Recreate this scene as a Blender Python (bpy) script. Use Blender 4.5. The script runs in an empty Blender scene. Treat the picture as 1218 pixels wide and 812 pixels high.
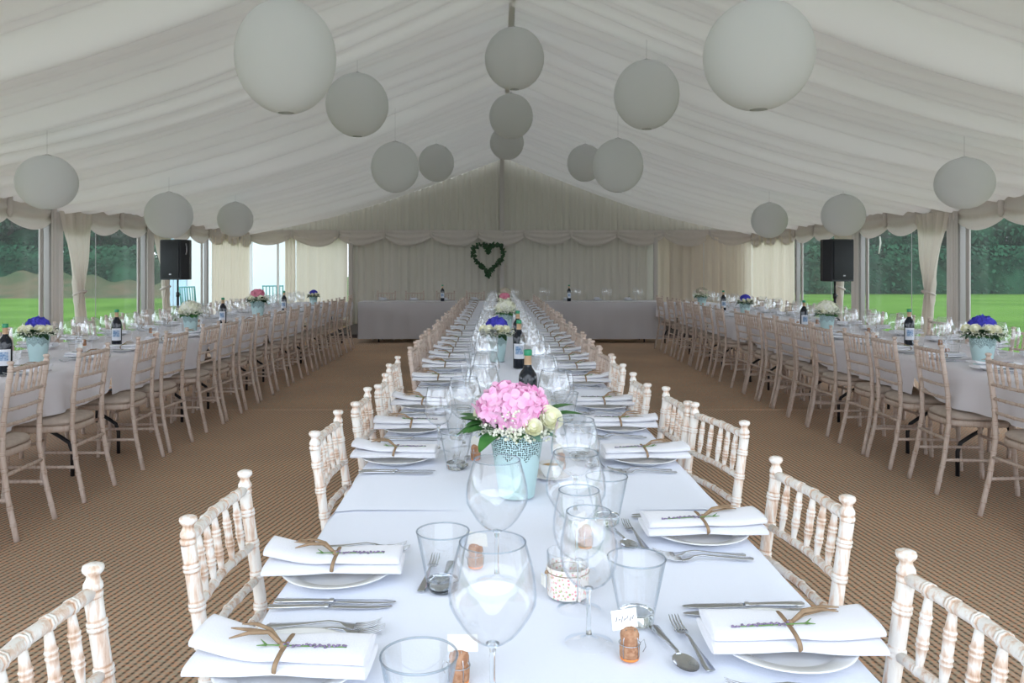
import bpy, math, random
from mathutils import Vector, Matrix
R = random.Random(7)
PI = math.pi
S = bpy.context.scene
COL = S.collection
rad = math.radians

# ------------------------------------------------------------------ mesh builder
class MB:
    def __init__(s):
        s.v = []; s.f = []; s.m = []; s.w = []; s.mats = []; s.cur = 0; s.sm = []
    def mat(s, m):
        if m not in s.mats: s.mats.append(m)
        s.cur = s.mats.index(m); return s
    def face(s, idx, smooth=True):
        s.f.append(idx); s.m.append(s.cur); s.sm.append(smooth)
    def add(s, vs, w=0.0):
        b = len(s.v); s.v.extend([tuple(p) for p in vs]); s.w.extend([w] * len(vs)); return b
    def rings(s, rings, wear=None, closed=True, cap0=True, cap1=True, smooth=True):
        n = len(rings[0]); base = len(s.v)
        for i, r in enumerate(rings):
            s.add(r, wear[i] if wear else 0.0)
        for i in range(len(rings) - 1):
            a = base + i * n; b = a + n
            for j in range(n if closed else n - 1):
                k = (j + 1) % n
                s.face((a + j, a + k, b + k, b + j), smooth)
        if cap0 and closed: s.face(tuple(reversed(range(base, base + n))), False)
        if cap1 and closed:
            e = base + (len(rings) - 1) * n; s.face(tuple(range(e, e + n)), False)
    def lathe(s, prof, n=24, c=(0, 0, 0), M=None, wear=None, cap0=False, cap1=False, sx=1, sy=1):
        rs = []
        for r, z in prof:
            ring = []
            for j in range(n):
                a = 2 * PI * j / n
                p = Vector((c[0] + r * sx * math.cos(a), c[1] + r * sy * math.sin(a), c[2] + z))
                ring.append(M @ p if M else p)
            rs.append(ring)
        s.rings(rs, wear, True, cap0, cap1)
    def tube(s, pts, rr, n=8, wear=None, cap=True, sx=1.0, sy=1.0):
        pts = [Vector(p) for p in pts]
        if not isinstance(rr, (list, tuple)): rr = [rr] * len(pts)
        rs = []; up = None
        for i, p in enumerate(pts):
            t = (pts[min(i + 1, len(pts) - 1)] - pts[max(i - 1, 0)])
            if t.length < 1e-9: t = Vector((0, 0, 1))
            t.normalize()
            if up is None: up = Vector((1, 0, 0)) if abs(t.x) < .9 else Vector((0, 1, 0))
            u = (up - t * up.dot(t)); u.normalize(); w = t.cross(u); up = u
            rs.append([p + (u * math.cos(2 * PI * j / n) * sx + w * math.sin(2 * PI * j / n) * sy) * rr[i] for j in range(n)])
        s.rings(rs, wear, True, cap, cap)
    def box(s, a, b, M=None):
        x0, y0, z0 = a; x1, y1, z1 = b
        P = [(x0, y0, z0), (x1, y0, z0), (x1, y1, z0), (x0, y1, z0), (x0, y0, z1), (x1, y0, z1), (x1, y1, z1), (x0, y1, z1)]
        if M: P = [M @ Vector(p) for p in P]
        k = s.add(P)
        for q in ((3, 2, 1, 0), (4, 5, 6, 7), (0, 1, 5, 4), (1, 2, 6, 5), (2, 3, 7, 6), (3, 0, 4, 7)):
            s.face(tuple(k + i for i in q), False)
    def rbox(s, a, b, bev=.01, M=None, n=3):
        # box with rounded vertical edges and softened top and bottom
        x0, y0, z0 = a; x1, y1, z1 = b
        def loop(ins, z):
            pts = []
            for cx, cy, a0 in ((x1 - bev, y1 - bev, 0), (x0 + bev, y1 - bev, 90), (x0 + bev, y0 + bev, 180), (x1 - bev, y0 + bev, 270)):
                for i in range(n + 1):
                    t = rad(a0 + 90 * i / n)
                    pts.append(Vector((cx + (bev - ins) * math.cos(t), cy + (bev - ins) * math.sin(t), z)))
            return [M @ p for p in pts] if M else pts
        q = bev * .35
        s.rings([loop(q, z0), loop(0, z0 + q), loop(0, z1 - q), loop(q, z1)])
    def grid(s, fn, nu, nv, flip=False):
        base = len(s.v)
        s.add([fn(i / nu, j / nv) for i in range(nu + 1) for j in range(nv + 1)])
        for i in range(nu):
            for j in range(nv):
                a = base + i * (nv + 1) + j; b = a + nv + 1
                s.face((a, a + 1, b + 1, b) if flip else (a, b, b + 1, a + 1))
    def blob(s, c, r, n=6, m=4, sc=(1, 1, 1)):
        pr = [(math.sin(PI * (i + .0) / m) * r if 0 < i < m else r * .03, -math.cos(PI * i / m) * r) for i in range(m + 1)]
        rs = []
        for q, z in pr:
            rs.append([(c[0] + q * sc[0] * math.cos(2 * PI * j / n), c[1] + q * sc[1] * math.sin(2 * PI * j / n), c[2] + z * sc[2]) for j in range(n)])
        s.rings(rs)
    def mesh(s, name):
        me = bpy.data.meshes.new(name)
        me.from_pydata(s.v, [], s.f); me.update()
        for m in s.mats: me.materials.append(m)
        me.polygons.foreach_set('material_index', s.m)
        me.polygons.foreach_set('use_smooth', s.sm)
        if any(s.w):
            at = me.attributes.new('wear', 'FLOAT', 'POINT'); at.data.foreach_set('value', s.w)
        return me

def obj(name, me, parent=None, loc=(0, 0, 0), rot=(0, 0, 0), sc=None):
    if isinstance(me, MB): me = me.mesh(name)
    o = bpy.data.objects.new(name, me); COL.objects.link(o)
    o.location = loc; o.rotation_euler = rot
    if sc: o.scale = sc
    if parent: o.parent = parent
    return o
def tag(o, label, cat, group=None, kind=None):
    o['label'] = label; o['category'] = cat
    if group: o['group'] = group
    if kind: o['kind'] = kind
    return o
def struct(name, me, loc=(0, 0, 0), parent=None):
    o = obj(name, me, parent, loc)
    if parent is None: o['kind'] = 'structure'
    return o
# a kit is (own mesh or None, [(part name, mesh, [(sub name, mesh)], label)])
def place(name, kit, label, cat, loc, rz=0, group=None, sc=None, tilt=None):
    own, parts = kit
    o = bpy.data.objects.new(name, own); COL.objects.link(o)
    o.location = loc; o.rotation_euler = tilt if tilt else (0, 0, rz)
    if sc: o.scale = sc
    tag(o, label, cat, group)
    for p in parts:
        c = bpy.data.objects.new(p[0], p[1]); COL.objects.link(c); c.parent = o
        if len(p) > 3 and p[3]: c['label'] = p[3]
        for q in (p[2] if len(p) > 2 else []):
            g = bpy.data.objects.new(q[0], q[1]); COL.objects.link(g); g.parent = c
    return o
ORD = ('first second third fourth fifth sixth seventh eighth ninth tenth eleventh twelfth thirteenth fourteenth fifteenth sixteenth '
       'seventeenth eighteenth nineteenth twentieth twenty-first twenty-second twenty-third twenty-fourth twenty-fifth').split()

# ------------------------------------------------------------------ materials
def newmat(name):
    m = bpy.data.materials.new(name); m.use_nodes = True
    nt = m.node_tree; nt.nodes.clear()
    out = nt.nodes.new('ShaderNodeOutputMaterial')
    return m, nt, out
def N(nt, typ, **kw):
    n = nt.nodes.new(typ)
    for k, v in kw.items():
        if k in n.inputs: n.inputs[k].default_value = v
        else: setattr(n, k, v)
    return n
def ramp(nt, stops, src):
    r = nt.nodes.new('ShaderNodeValToRGB'); e = r.color_ramp.elements
    while len(e) < len(stops): e.new(.5)
    for i, (p, c) in enumerate(stops):
        e[i].position = p; e[i].color = (c[0], c[1], c[2], 1) if len(c) == 3 else c
    nt.links.new(src, r.inputs[0]); return r
def coords(nt, scale=(1, 1, 1), rot=(0, 0, 0), kind='Object'):
    t = nt.nodes.new('ShaderNodeTexCoord'); mp = nt.nodes.new('ShaderNodeMapping')
    mp.inputs['Scale'].default_value = scale; mp.inputs['Rotation'].default_value = rot
    nt.links.new(t.outputs[kind], mp.inputs[0]); return mp.outputs[0]
def pmat(name, col, rough=.6, metal=0, noise=None, nscale=20, bump=0, bscale=200, spec=.5, stretch=(1, 1, 1), sheen=0):
    m, nt, out = newmat(name)
    b = N(nt, 'ShaderNodeBsdfPrincipled'); L = nt.links.new
    b.inputs['Base Color'].default_value = (*col, 1); b.inputs['Roughness'].default_value = rough
    b.inputs['Metallic'].default_value = metal; b.inputs['Specular IOR Level'].default_value = spec
    co = coords(nt, stretch)
    if noise:
        n = N(nt, 'ShaderNodeTexNoise', Scale=nscale, Detail=4.0); L(co, n.inputs['Vector'])
        r = ramp(nt, [(.35, col), (.65, noise)], n.outputs[0]); L(r.outputs[0], b.inputs['Base Color'])
    if bump:
        n2 = N(nt, 'ShaderNodeTexNoise', Scale=bscale, Detail=3.0); L(co, n2.inputs['Vector'])
        bp = N(nt, 'ShaderNodeBump', Strength=bump, Distance=.01); L(n2.outputs[0], bp.inputs['Height']); L(bp.outputs[0], b.inputs['Normal'])
    L(b.outputs[0], out.inputs[0]); return m
def fabric(name, col, trans=.3, tcol=None, bump=.1, bscale=60, stretch=(1, 1, 1), creases=0):
    m, nt, out = newmat(name); L = nt.links.new
    d = N(nt, 'ShaderNodeBsdfDiffuse', Roughness=.6); d.inputs[0].default_value = (*col, 1)
    co = coords(nt, stretch)
    n2 = N(nt, 'ShaderNodeTexNoise', Scale=bscale, Detail=3.0); L(co, n2.inputs['Vector'])
    bp = N(nt, 'ShaderNodeBump', Strength=bump, Distance=.02); L(n2.outputs[0], bp.inputs['Height']); L(bp.outputs[0], d.inputs['Normal'])
    if creases:
        v = N(nt, 'ShaderNodeTexNoise', Scale=1.3, Detail=5.0, Roughness=.55); L(co, v.inputs['Vector'])
        bq = N(nt, 'ShaderNodeBump', Strength=.35, Distance=.03); L(v.outputs[0], bq.inputs['Height']); L(bp.outputs[0], bq.inputs['Normal']); L(bq.outputs[0], d.inputs['Normal'])
    if trans:
        t = N(nt, 'ShaderNodeBsdfTranslucent'); t.inputs[0].default_value = (*(tcol or col), 1)
        L(bp.outputs[0], t.inputs['Normal'])
        mx = N(nt, 'ShaderNodeMixShader'); mx.inputs[0].default_value = trans
        L(d.outputs[0], mx.inputs[1]); L(t.outputs[0], mx.inputs[2]); L(mx.outputs[0], out.inputs[0])
    else: L(d.outputs[0], out.inputs[0])
    return m
def thin_glass(name, tint=(.97, .985, .99), edge=(.60, .68, .74), base=.035, rough=.02, power=3.2, milk=0, milkcol=(.8, .8, .8), start=.45):
    m, nt, out = newmat(name); L = nt.links.new
    lw = N(nt, 'ShaderNodeLayerWeight', Blend=.5)
    pw = N(nt, 'ShaderNodeMath', operation='POWER'); L(lw.outputs['Facing'], pw.inputs[0]); pw.inputs[1].default_value = power
    mul = N(nt, 'ShaderNodeMath', operation='MULTIPLY_ADD'); L(pw.outputs[0], mul.inputs[0]); mul.inputs[1].default_value = .55; mul.inputs[2].default_value = base
    r = ramp(nt, [(start, tint), (.99, edge)], lw.outputs['Facing'])
    tr = N(nt, 'ShaderNodeBsdfTransparent'); L(r.outputs[0], tr.inputs[0])
    g = N(nt, 'ShaderNodeBsdfGlossy', Roughness=rough); g.inputs[0].default_value = (.95, .97, 1, 1)
    mx = N(nt, 'ShaderNodeMixShader'); L(mul.outputs[0], mx.inputs[0]); L(tr.outputs[0], mx.inputs[1]); L(g.outputs[0], mx.inputs[2])
    last = mx
    if milk:
        d = N(nt, 'ShaderNodeBsdfTranslucent'); d.inputs[0].default_value = (*milkcol, 1)
        d2 = N(nt, 'ShaderNodeBsdfDiffuse'); d2.inputs[0].default_value = (*milkcol, 1)
        ms = N(nt, 'ShaderNodeMixShader'); ms.inputs[0].default_value = .5; L(d.outputs[0], ms.inputs[1]); L(d2.outputs[0], ms.inputs[2])
        m2 = N(nt, 'ShaderNodeMixShader'); m2.inputs[0].default_value = milk; L(mx.outputs[0], m2.inputs[1]); L(ms.outputs[0], m2.inputs[2]); last = m2
    L(last.outputs[0], out.inputs[0]); return m

def limewash(name, c0, c1, c2):
    m, nt, out = newmat(name); L = nt.links.new
    b = N(nt, 'ShaderNodeBsdfPrincipled', Roughness=.5)
    info = N(nt, 'ShaderNodeObjectInfo')
    t = N(nt, 'ShaderNodeTexCoord'); ad = N(nt, 'ShaderNodeVectorMath', operation='MULTIPLY_ADD')
    ad.inputs[1].default_value = (60, 60, 9)
    cmb = N(nt, 'ShaderNodeCombineXYZ'); 
    ms = N(nt, 'ShaderNodeMath', operation='MULTIPLY'); L(info.outputs['Random'], ms.inputs[0]); ms.inputs[1].default_value = 50
    L(ms.outputs[0], cmb.inputs[0]); L(ms.outputs[0], cmb.inputs[2])
    L(t.outputs['Object'], ad.inputs[0]); L(cmb.outputs[0], ad.inputs[2])
    n = N(nt, 'ShaderNodeTexNoise', Scale=1.0, Detail=6.0, Roughness=.65); L(ad.outputs[0], n.inputs['Vector'])
    n3 = N(nt, 'ShaderNodeTexNoise', Scale=3.0, Detail=6.0, Roughness=.7); L(ad.outputs[0], n3.inputs['Vector'])
    at = N(nt, 'ShaderNodeAttribute'); at.attribute_name = 'wear'
    s = N(nt, 'ShaderNodeMath', operation='MULTIPLY_ADD'); L(at.outputs['Fac'], s.inputs[0]); s.inputs[1].default_value = .24; L(n.outputs[0], s.inputs[2])
    r = ramp(nt, [(.55, c0), (.66, c1), (.82, c2)], s.outputs[0])
    r2 = ramp(nt, [(.32, (.90, .86, .82)), (.5, (1, 1, 1))], n3.outputs[0])
    mx = N(nt, 'ShaderNodeMixRGB', blend_type='MULTIPLY'); mx.inputs[0].default_value = .8
    L(r.outputs[0], mx.inputs[1]); L(r2.outputs[0], mx.inputs[2]); L(mx.outputs[0], b.inputs['Base Color'])
    L(b.outputs[0], out.inputs[0]); return m

def coir(name, rz):
    m, nt, out = newmat(name); L = nt.links.new
    b = N(nt, 'ShaderNodeBsdfPrincipled', Roughness=.95); b.inputs['Specular IOR Level'].default_value = .1
    co = coords(nt, (1, 1, 1), (0, 0, rz))
    sep = N(nt, 'ShaderNodeSeparateXYZ'); L(co, sep.inputs[0])
    nz = N(nt, 'ShaderNodeTexNoise', Scale=2.5, Detail=2.0); L(co, nz.inputs['Vector'])
    # rib wave across X
    def math_(op, x, y=None, z=None):
        n = N(nt, 'ShaderNodeMath', operation=op)
        for i, v in enumerate((x, y, z)):
            if v is None: continue
            if isinstance(v, (int, float)): n.inputs[i].default_value = v
            else: L(v, n.inputs[i])
        return n.outputs[0]
    ph = math_('MULTIPLY_ADD', nz.outputs[0], 1.6, math_('MULTIPLY', sep.outputs[0], 2 * PI / .031))
    rib = math_('POWER', math_('MULTIPLY_ADD', math_('SINE', ph), .5, .5), 2.6)
    row = math_('FLOOR', math_('DIVIDE', ph, 2 * PI))
    dash = math_('MULTIPLY_ADD', math_('SINE', math_('MULTIPLY_ADD', sep.outputs[1], 2 * PI / .021, math_('ADD', math_('MULTIPLY', row, 137.5), math_('MULTIPLY', nz.outputs[0], 9.0)))), .5, .5)
    fn = N(nt, 'ShaderNodeTexNoise', Scale=75.0, Detail=4.0, Roughness=.7); L(co, fn.inputs['Vector'])
    dark = math_('MULTIPLY', rib, math_('MULTIPLY_ADD', dash, .5, .5))
    h2 = N(nt, 'ShaderNodeMath', operation='SUBTRACT'); L(math_('MULTIPLY_ADD', fn.outputs[0], 1.1, .42), h2.inputs[0]); L(math_('MULTIPLY', dark, .95), h2.inputs[1])
    r0 = ramp(nt, [(.0, (.10, .09, .08)), (.35, (.25, .185, .135)), (.7, (.52, .375, .265)), (1, (.66, .50, .37))], h2.outputs[0])
    fc = N(nt, 'ShaderNodeTexNoise', Scale=60.0, Detail=2.0); L(co, fc.inputs['Vector'])
    rc = ramp(nt, [(.36, (.86, 1.0, 1.0)), (.5, (1, 1, 1)), (.64, (1.16, .92, .78))], fc.outputs[0])
    r = N(nt, 'ShaderNodeMixRGB', blend_type='MULTIPLY'); r.inputs[0].default_value = 1; L(r0.outputs[0], r.inputs[1]); L(rc.outputs[0], r.inputs[2])
    big = N(nt, 'ShaderNodeTexNoise', Scale=.7, Detail=3.0); L(co, big.inputs['Vector'])
    rb = ramp(nt, [(.3, (.82, .82, .84)), (.7, (1.08, 1.02, .98))], big.outputs[0])
    mx = N(nt, 'ShaderNodeMixRGB', blend_type='MULTIPLY'); mx.inputs[0].default_value = 1
    L(r.outputs[0], mx.inputs[1]); L(rb.outputs[0], mx.inputs[2]); L(mx.outputs[0], b.inputs['Base Color'])
    bp = N(nt, 'ShaderNodeBump', Strength=.5, Distance=.004); L(h2.outputs[0], bp.inputs['Height']); L(bp.outputs[0], b.inputs['Normal'])
    L(b.outputs[0], out.inputs[0]); return m

M = {}
M['lining'] = fabric('roof_lining', (.80, .785, .76), .06, (.82, .79, .75), .10, 9)
M['swag'] = fabric('swag_fabric', (.70, .65, .61), .16, None, .12, 40)
M['gable'] = fabric('gable_fabric', (.72, .69, .62), .22, (.80, .77, .68), .06, 30)
M['curtain'] = fabric('curtain_fabric', (.78, .73, .65), .42, (.90, .80, .67), .06, 30)
M['grey_curtain'] = fabric('grey_sleeve_fabric', (.62, .58, .55), .12, None, .06, 30)  # grey-beige fabric of pole sleeves, gable poles and side walls
M['pvc'] = fabric('marquee_pvc', (.82, .83, .84), .10, None, .02, 5)
M['cloth'] = fabric('table_linen', (.755, .79, .875), 0, None, .10, 220, creases=1)
M['side_cloth'] = fabric('side_table_linen', (.72, .70, .735), 0, None, .10, 220, creases=1)
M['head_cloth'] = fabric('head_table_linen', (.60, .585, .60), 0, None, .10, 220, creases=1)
M['napkin'] = fabric('napkin_linen', (.84, .85, .90), .08, None, .15, 300)
M['lantern'] = fabric('lantern_paper', (.77, .77, .76), .30, None, .03, 20)
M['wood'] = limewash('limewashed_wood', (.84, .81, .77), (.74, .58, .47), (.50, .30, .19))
M['wood2'] = limewash('worn_dim_limewashed_wood', (.60, .50, .44), (.54, .42, .35), (.38, .25, .18))  # browner from wear, with dimmer light of side and far rows painted in
M['cushion'] = pmat('seat_cushion_fabric', (.50, .425, .375), .9, noise=(.56, .48, .42), nscale=30, bump=.2, bscale=500, spec=.1)
M['metal_black'] = pmat('black_painted_steel', (.012, .012, .016), .4)
M['steel'] = pmat('cutlery_steel', (.62, .64, .68), .16, 1)
M['china'] = pmat('white_china', (.86, .87, .88), .12)
M['top'] = pmat('plywood_table_top', (.42, .32, .22), .7, noise=(.36, .26, .17), nscale=8)
M['glass'] = thin_glass('clear_glass', (1, 1, 1), (.66, .74, .80), .05, .015, 3.2, start=.72)
M['tumbler'] = thin_glass('tumbler_glass', (.997, .999, 1), (.50, .60, .66), .05, .015, 3.2, start=.70)
def solid_glass():
    m, nt, out = newmat('solid_glass'); g = N(nt, 'ShaderNodeBsdfGlass', Roughness=0.0, IOR=1.42); g.inputs[0].default_value = (.97, .985, .99, 1)
    nt.links.new(g.outputs[0], out.inputs[0]); return m
M['solid'] = solid_glass()
M['rim'] = thin_glass('glass_rim', (.80, .85, .89), (.45, .53, .61), .12, .02, 2, start=.3)
M['pane'] = thin_glass('clear_plastic_sheet', (.93, .95, .95), (.8, .84, .85), .03, .12, 4, .06, (.75, .78, .78))
M['pole'] = pmat('pole_sleeve_grey', (.34, .32, .31), .8)
M['ridge'] = pmat('ridge_cover', (.72, .70, .67), .8)
M['speaker'] = pmat('speaker_black', (.008, .009, .014), .5, bump=.3, bscale=400)
M['grille'] = pmat('speaker_grille', (.012, .013, .02), .6, bump=.6, bscale=600)
M['speaker_detail'] = pmat('speaker_badge', (.35, .35, .38), .4, .5)
M['leaf'] = pmat('leaf_green', (.035, .15, .035), .45, noise=(.08, .24, .06), nscale=30)
M['leaf_dark'] = pmat('ivy_green', (.012, .05, .018), .5, noise=(.03, .09, .03), nscale=20)
M['leaf_grey'] = pmat('eucalyptus_green', (.16, .30, .24), .6, noise=(.22, .38, .32), nscale=20)
M['pink'] = pmat('hydrangea_pink', (.90, .42, .70), .6, noise=(.94, .62, .82), nscale=28)
M['dpink'] = pmat('rose_pink', (.72, .20, .32), .6, noise=(.80, .32, .42), nscale=28)
M['blue'] = pmat('hydrangea_blue', (.035, .045, .42), .6, noise=(.08, .07, .62), nscale=28)
M['cream'] = pmat('rose_cream', (.86, .85, .62), .6, noise=(.92, .92, .80), nscale=24)
M['whitef'] = pmat('white_blossom', (.86, .86, .78), .6, noise=(.78, .80, .62), nscale=24)
M['dry'] = pmat('dusky_blossom', (.60, .48, .42), .7, noise=(.42, .42, .30), nscale=24)
M['stem'] = pmat('stem_green', (.14, .28, .08), .6)
M['pot'] = pmat('pale_blue_painted_tin', (.50, .69, .71), .45)
M['soil'] = pmat('dark_pot_liner', (.02, .035, .03), .9)
M['raffia'] = pmat('raffia_brown', (.36, .25, .155), .8, noise=(.26, .17, .10), nscale=60)
M['lavender'] = pmat('lavender_purple', (.33, .25, .42), .8, noise=(.14, .12, .18), nscale=260)
M['cork'] = pmat('cork_brown', (.36, .17, .09), .85, noise=(.52, .30, .18), nscale=120, bump=.4, bscale=300)
M['corktip'] = pmat('cork_orange_tip', (.85, .28, .06), .5)
M['card'] = pmat('paper_card', (.84, .83, .78), .8)
M['ink'] = pmat('grey_ink', (.22, .23, .28), .8)
M['bottle'] = pmat('dark_bottle_glass', (.010, .014, .022), .06)
M['label'] = pmat('bottle_label_white', (.72, .75, .82), .6)
M['labelblue'] = pmat('bottle_label_blue', (.10, .22, .42), .6, noise=(.45, .55, .70), nscale=90)
M['foil'] = pmat('gold_foil', (.62, .42, .27), .35, .3)
M['green'] = pmat('green_foil_cap', (.01, .26, .12), .3)
M['candle'] = pmat('butter_yellow', (.62, .42, .20), .6)

def grassmat():
    m, nt, out = newmat('meadow_grass'); L = nt.links.new
    b = N(nt, 'ShaderNodeBsdfDiffuse'); co = coords(nt)
    n = N(nt, 'ShaderNodeTexNoise', Scale=.35, Detail=6.0); L(co, n.inputs['Vector'])
    n2 = N(nt, 'ShaderNodeTexNoise', Scale=14.0, Detail=3.0); L(co, n2.inputs['Vector'])
    r = ramp(nt, [(.35, (.052, .115, .018)), (.65, (.085, .165, .030))], n.outputs[0])
    r2 = ramp(nt, [(.3, (.8, .85, .8)), (.7, (1.1, 1.1, 1.1))], n2.outputs[0])
    mx = N(nt, 'ShaderNodeMixRGB', blend_type='MULTIPLY'); mx.inputs[0].default_value = 1
    L(r.outputs[0], mx.inputs[1]); L(r2.outputs[0], mx.inputs[2]); L(mx.outputs[0], b.inputs[0]); L(b.outputs[0], out.inputs[0]); return m
M['grass'] = grassmat()
M['bank'] = pmat('dry_bracken', (.085, .070, .040), .95, noise=(.04, .06, .028), nscale=.8, spec=.05)
M['tree'] = pmat('tree_leaves', (.012, .050, .026), .9, noise=(.026, .082, .042), nscale=.7, spec=0)
M['bark'] = pmat('tree_bark', (.05, .04, .03), .9)
M['teal'] = pmat('teal_plastic', (.0, .20, .19), .5)
M['paleblue'] = pmat('pale_blue_canvas', (.42, .58, .72), .7)
M['white'] = pmat('white_paint', (.85, .85, .88), .5)
M['darkstage'] = pmat('dark_timber', (.05, .035, .03), .8)

def floral():
    m, nt, out = newmat('floral_print_fabric'); L = nt.links.new
    b = N(nt, 'ShaderNodeBsdfDiffuse'); co = coords(nt, (1, 1, 1))
    v = N(nt, 'ShaderNodeTexVoronoi', Scale=150.0); L(co, v.inputs['Vector'])
    n = N(nt, 'ShaderNodeTexNoise', Scale=260.0, Detail=1.0); L(co, n.inputs['Vector'])
    c = ramp(nt, [(.42, (.82, .30, .34)), (.52, (.90, .72, .66)), (.6, (.40, .55, .22))], n.outputs[0])
    mk = ramp(nt, [(.30, (1, 1, 1)), (.42, (0, 0, 0))], v.outputs['Distance'])
    mx = N(nt, 'ShaderNodeMixRGB'); L(mk.outputs[0], mx.inputs[0]); mx.inputs[1].default_value = (.88, .84, .80, 1); L(c.outputs[0], mx.inputs[2])
    L(mx.outputs[0], b.inputs[0]); L(b.outputs[0], out.inputs[0]); return m
M['floral'] = floral()
def lace():
    m, nt, out = newmat('pale_blue_lace_cut_tin'); L = nt.links.new
    b = N(nt, 'ShaderNodeBsdfPrincipled', Roughness=.45); b.inputs['Base Color'].default_value = (.50, .69, .71, 1)
    t = N(nt, 'ShaderNodeTexCoord')
    sp = N(nt, 'ShaderNodeSeparateXYZ'); L(t.outputs['Object'], sp.inputs[0])
    at = N(nt, 'ShaderNodeMath', operation='ARCTAN2'); L(sp.outputs[1], at.inputs[0]); L(sp.outputs[0], at.inputs[1])
    ml = N(nt, 'ShaderNodeMath', operation='MULTIPLY'); L(at.outputs[0], ml.inputs[0]); ml.inputs[1].default_value = .0700
    cm = N(nt, 'ShaderNodeCombineXYZ'); L(ml.outputs[0], cm.inputs[0]); L(sp.outputs[2], cm.inputs[1])
    v = N(nt, 'ShaderNodeTexVoronoi', Scale=165.0, Randomness=.45); v.voronoi_dimensions = '2D'; L(cm.outputs[0], v.inputs['Vector'])
    r = ramp(nt, [(.31, (1, 1, 1)), (.36, (0, 0, 0))], v.outputs['Distance'])
    tr = N(nt, 'ShaderNodeBsdfTransparent')
    mx = N(nt, 'ShaderNodeMixShader'); L(r.outputs[0], mx.inputs[0]); L(b.outputs[0], mx.inputs[1]); L(tr.outputs[0], mx.inputs[2])
    L(mx.outputs[0], out.inputs[0]); return m
M['lace'] = lace()

# ------------------------------------------------------------------ room dimensions
XR = .15; XL, XRT = -5.9, 6.1; YB = 18.7; Y0 = -.9; ZE = 2.22; ZR = 4.04
BAYS = [-.9, 1.9, 4.7, 7.5, 10.3, 13.1, 15.9, 18.7]

# ------------------------------------------------------------------ roof lining
def roof_z(x):
    u = abs(x - XR) / (XRT - XR if x > XR else XR - XL)
    return ZR - (ZR - ZE) * u - .07 * math.sin(PI * min(u, 1))
knots = [Y0 - .3]
while knots[-1] < YB + .5:
    knots.append(knots[-1] + R.choice([.11, .15, .2, .26, .34, .42]) * R.uniform(.85, 1.15))
amps = [R.uniform(.5, 1.25) for _ in knots]; drift = [R.uniform(-1, 1) for _ in knots]
def fold(y, u, side):
    y = y + .05 * math.sin(y * 1.7 + side * 2) * math.sin(PI * u) + .09 * math.sin(u * 3.3 + y * .35 + side) - .16 * math.sin(PI * u)
    lo, hi = 0, len(knots) - 1
    while hi - lo > 1:
        md = (lo + hi) // 2
        if knots[md] <= y: lo = md
        else: hi = md
    w = knots[hi] - knots[lo]; t = min(max((y - knots[lo]) / w, 0), 1)
    t = t ** (1 + .35 * drift[lo])
    big = .035 * math.sin(y * 2.1 + side) + .03 * math.sin(y * 3.7 + 2 * u)
    return -(math.sin(PI * t) ** .5) * w * .5 * amps[lo] * (.6 + .4 * math.sin(PI * u)) - 1.5 * big * math.sin(PI * u)
for side, nm in ((-1, 'ceiling'), (1, 'ceiling')):
    mb = MB().mat(M['lining'])
    xe = XL if side < 0 else XRT
    ny = int((YB - Y0) / .022)
    def fn(i, j):
        x = XR + (xe - XR) * i; y = Y0 + (YB - Y0) * j
        bay = ((y - Y0) % 2.8) / 2.8
        return (x, y, roof_z(x) + fold(y, i, side) - .05 * math.sin(PI * bay) * math.sin(PI * i))
    mb.grid(fn, 22, ny, flip=(side < 0))
    struct(nm, mb)
mb = MB().mat(M['ridge'])
mb.box((XR - .03, Y0, ZR - .10), (XR + .03, YB, ZR - .03))
for y in BAYS[:-1]: mb.box((XR - .05, y - .06, ZR - .12), (XR + .05, y + .06, ZR - .02))
struct('trim_1', mb)

# ------------------------------------------------------------------ ground, floor
mb = MB().mat(M['grass'])
mb.grid(lambda i, j: (-90 + 180 * i, -12 + 132 * j, -.03), 2, 2)
struct('ground', mb)
def plane(x0, x1, y0, y1, z):
    m = MB(); m.v = [(x0, y0, z), (x1, y0, z), (x1, y1, z), (x0, y1, z)]; m.w = [0] * 4; m.f = [(0, 1, 2, 3)]; m.m = [0]; m.sm = [False]; return m
def floorpart(x0, x1, y0, y1, z, mat):
    m = MB().mat(mat); m.box((x0, y0, z - .02), (x1, y1, z)); return struct('floor', m)
floorpart(XL, .05, Y0, 7.7, 0, coir('coir_matting_west', rad(11)))
floorpart(.05, XRT, Y0, 7.7, 0, coir('coir_matting_east', rad(-5.5)))
floorpart(XL, XRT, 7.7, YB, .004, coir('coir_matting_far', rad(90)))

# ------------------------------------------------------------------ walls
def pleated(mb, p0, p1, z0, z1, amp=.03, pitch=.12, seed=0, nz=6, ztop=None, res=7, flare=0):
    rr = random.Random(seed)
    p0 = Vector(p0); p1 = Vector(p1); L = (p1 - p0).length; d = (p1 - p0) / L; n = Vector((-d.y, d.x))
    nu = max(4, int(L / pitch * res)); ph = [rr.uniform(0, 6.28) for _ in range(4)]
    def f(i, j):
        s = L * i
        zt = ztop(p0 + d * s) if ztop else z1
        z = z0 + (zt - z0) * j
        w = s * 2 * PI / pitch
        o = amp * (.6 * math.sin(w + 1.3 * math.sin(s * 2.3 + ph[0]) + .15 * (1 - j) * math.sin(s * 5)) + .3 * math.sin(w * .47 + ph[1] + .6 * j) + .3 * math.sin(w * 1.83 + ph[2]))
        o += flare * (1 - j)
        q = p0 + d * s + n * o
        return (q.x, q.y, z)
    mb.grid(f, nu, nz)
def gable_top(p): return roof_z(p.x) - .0
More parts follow.
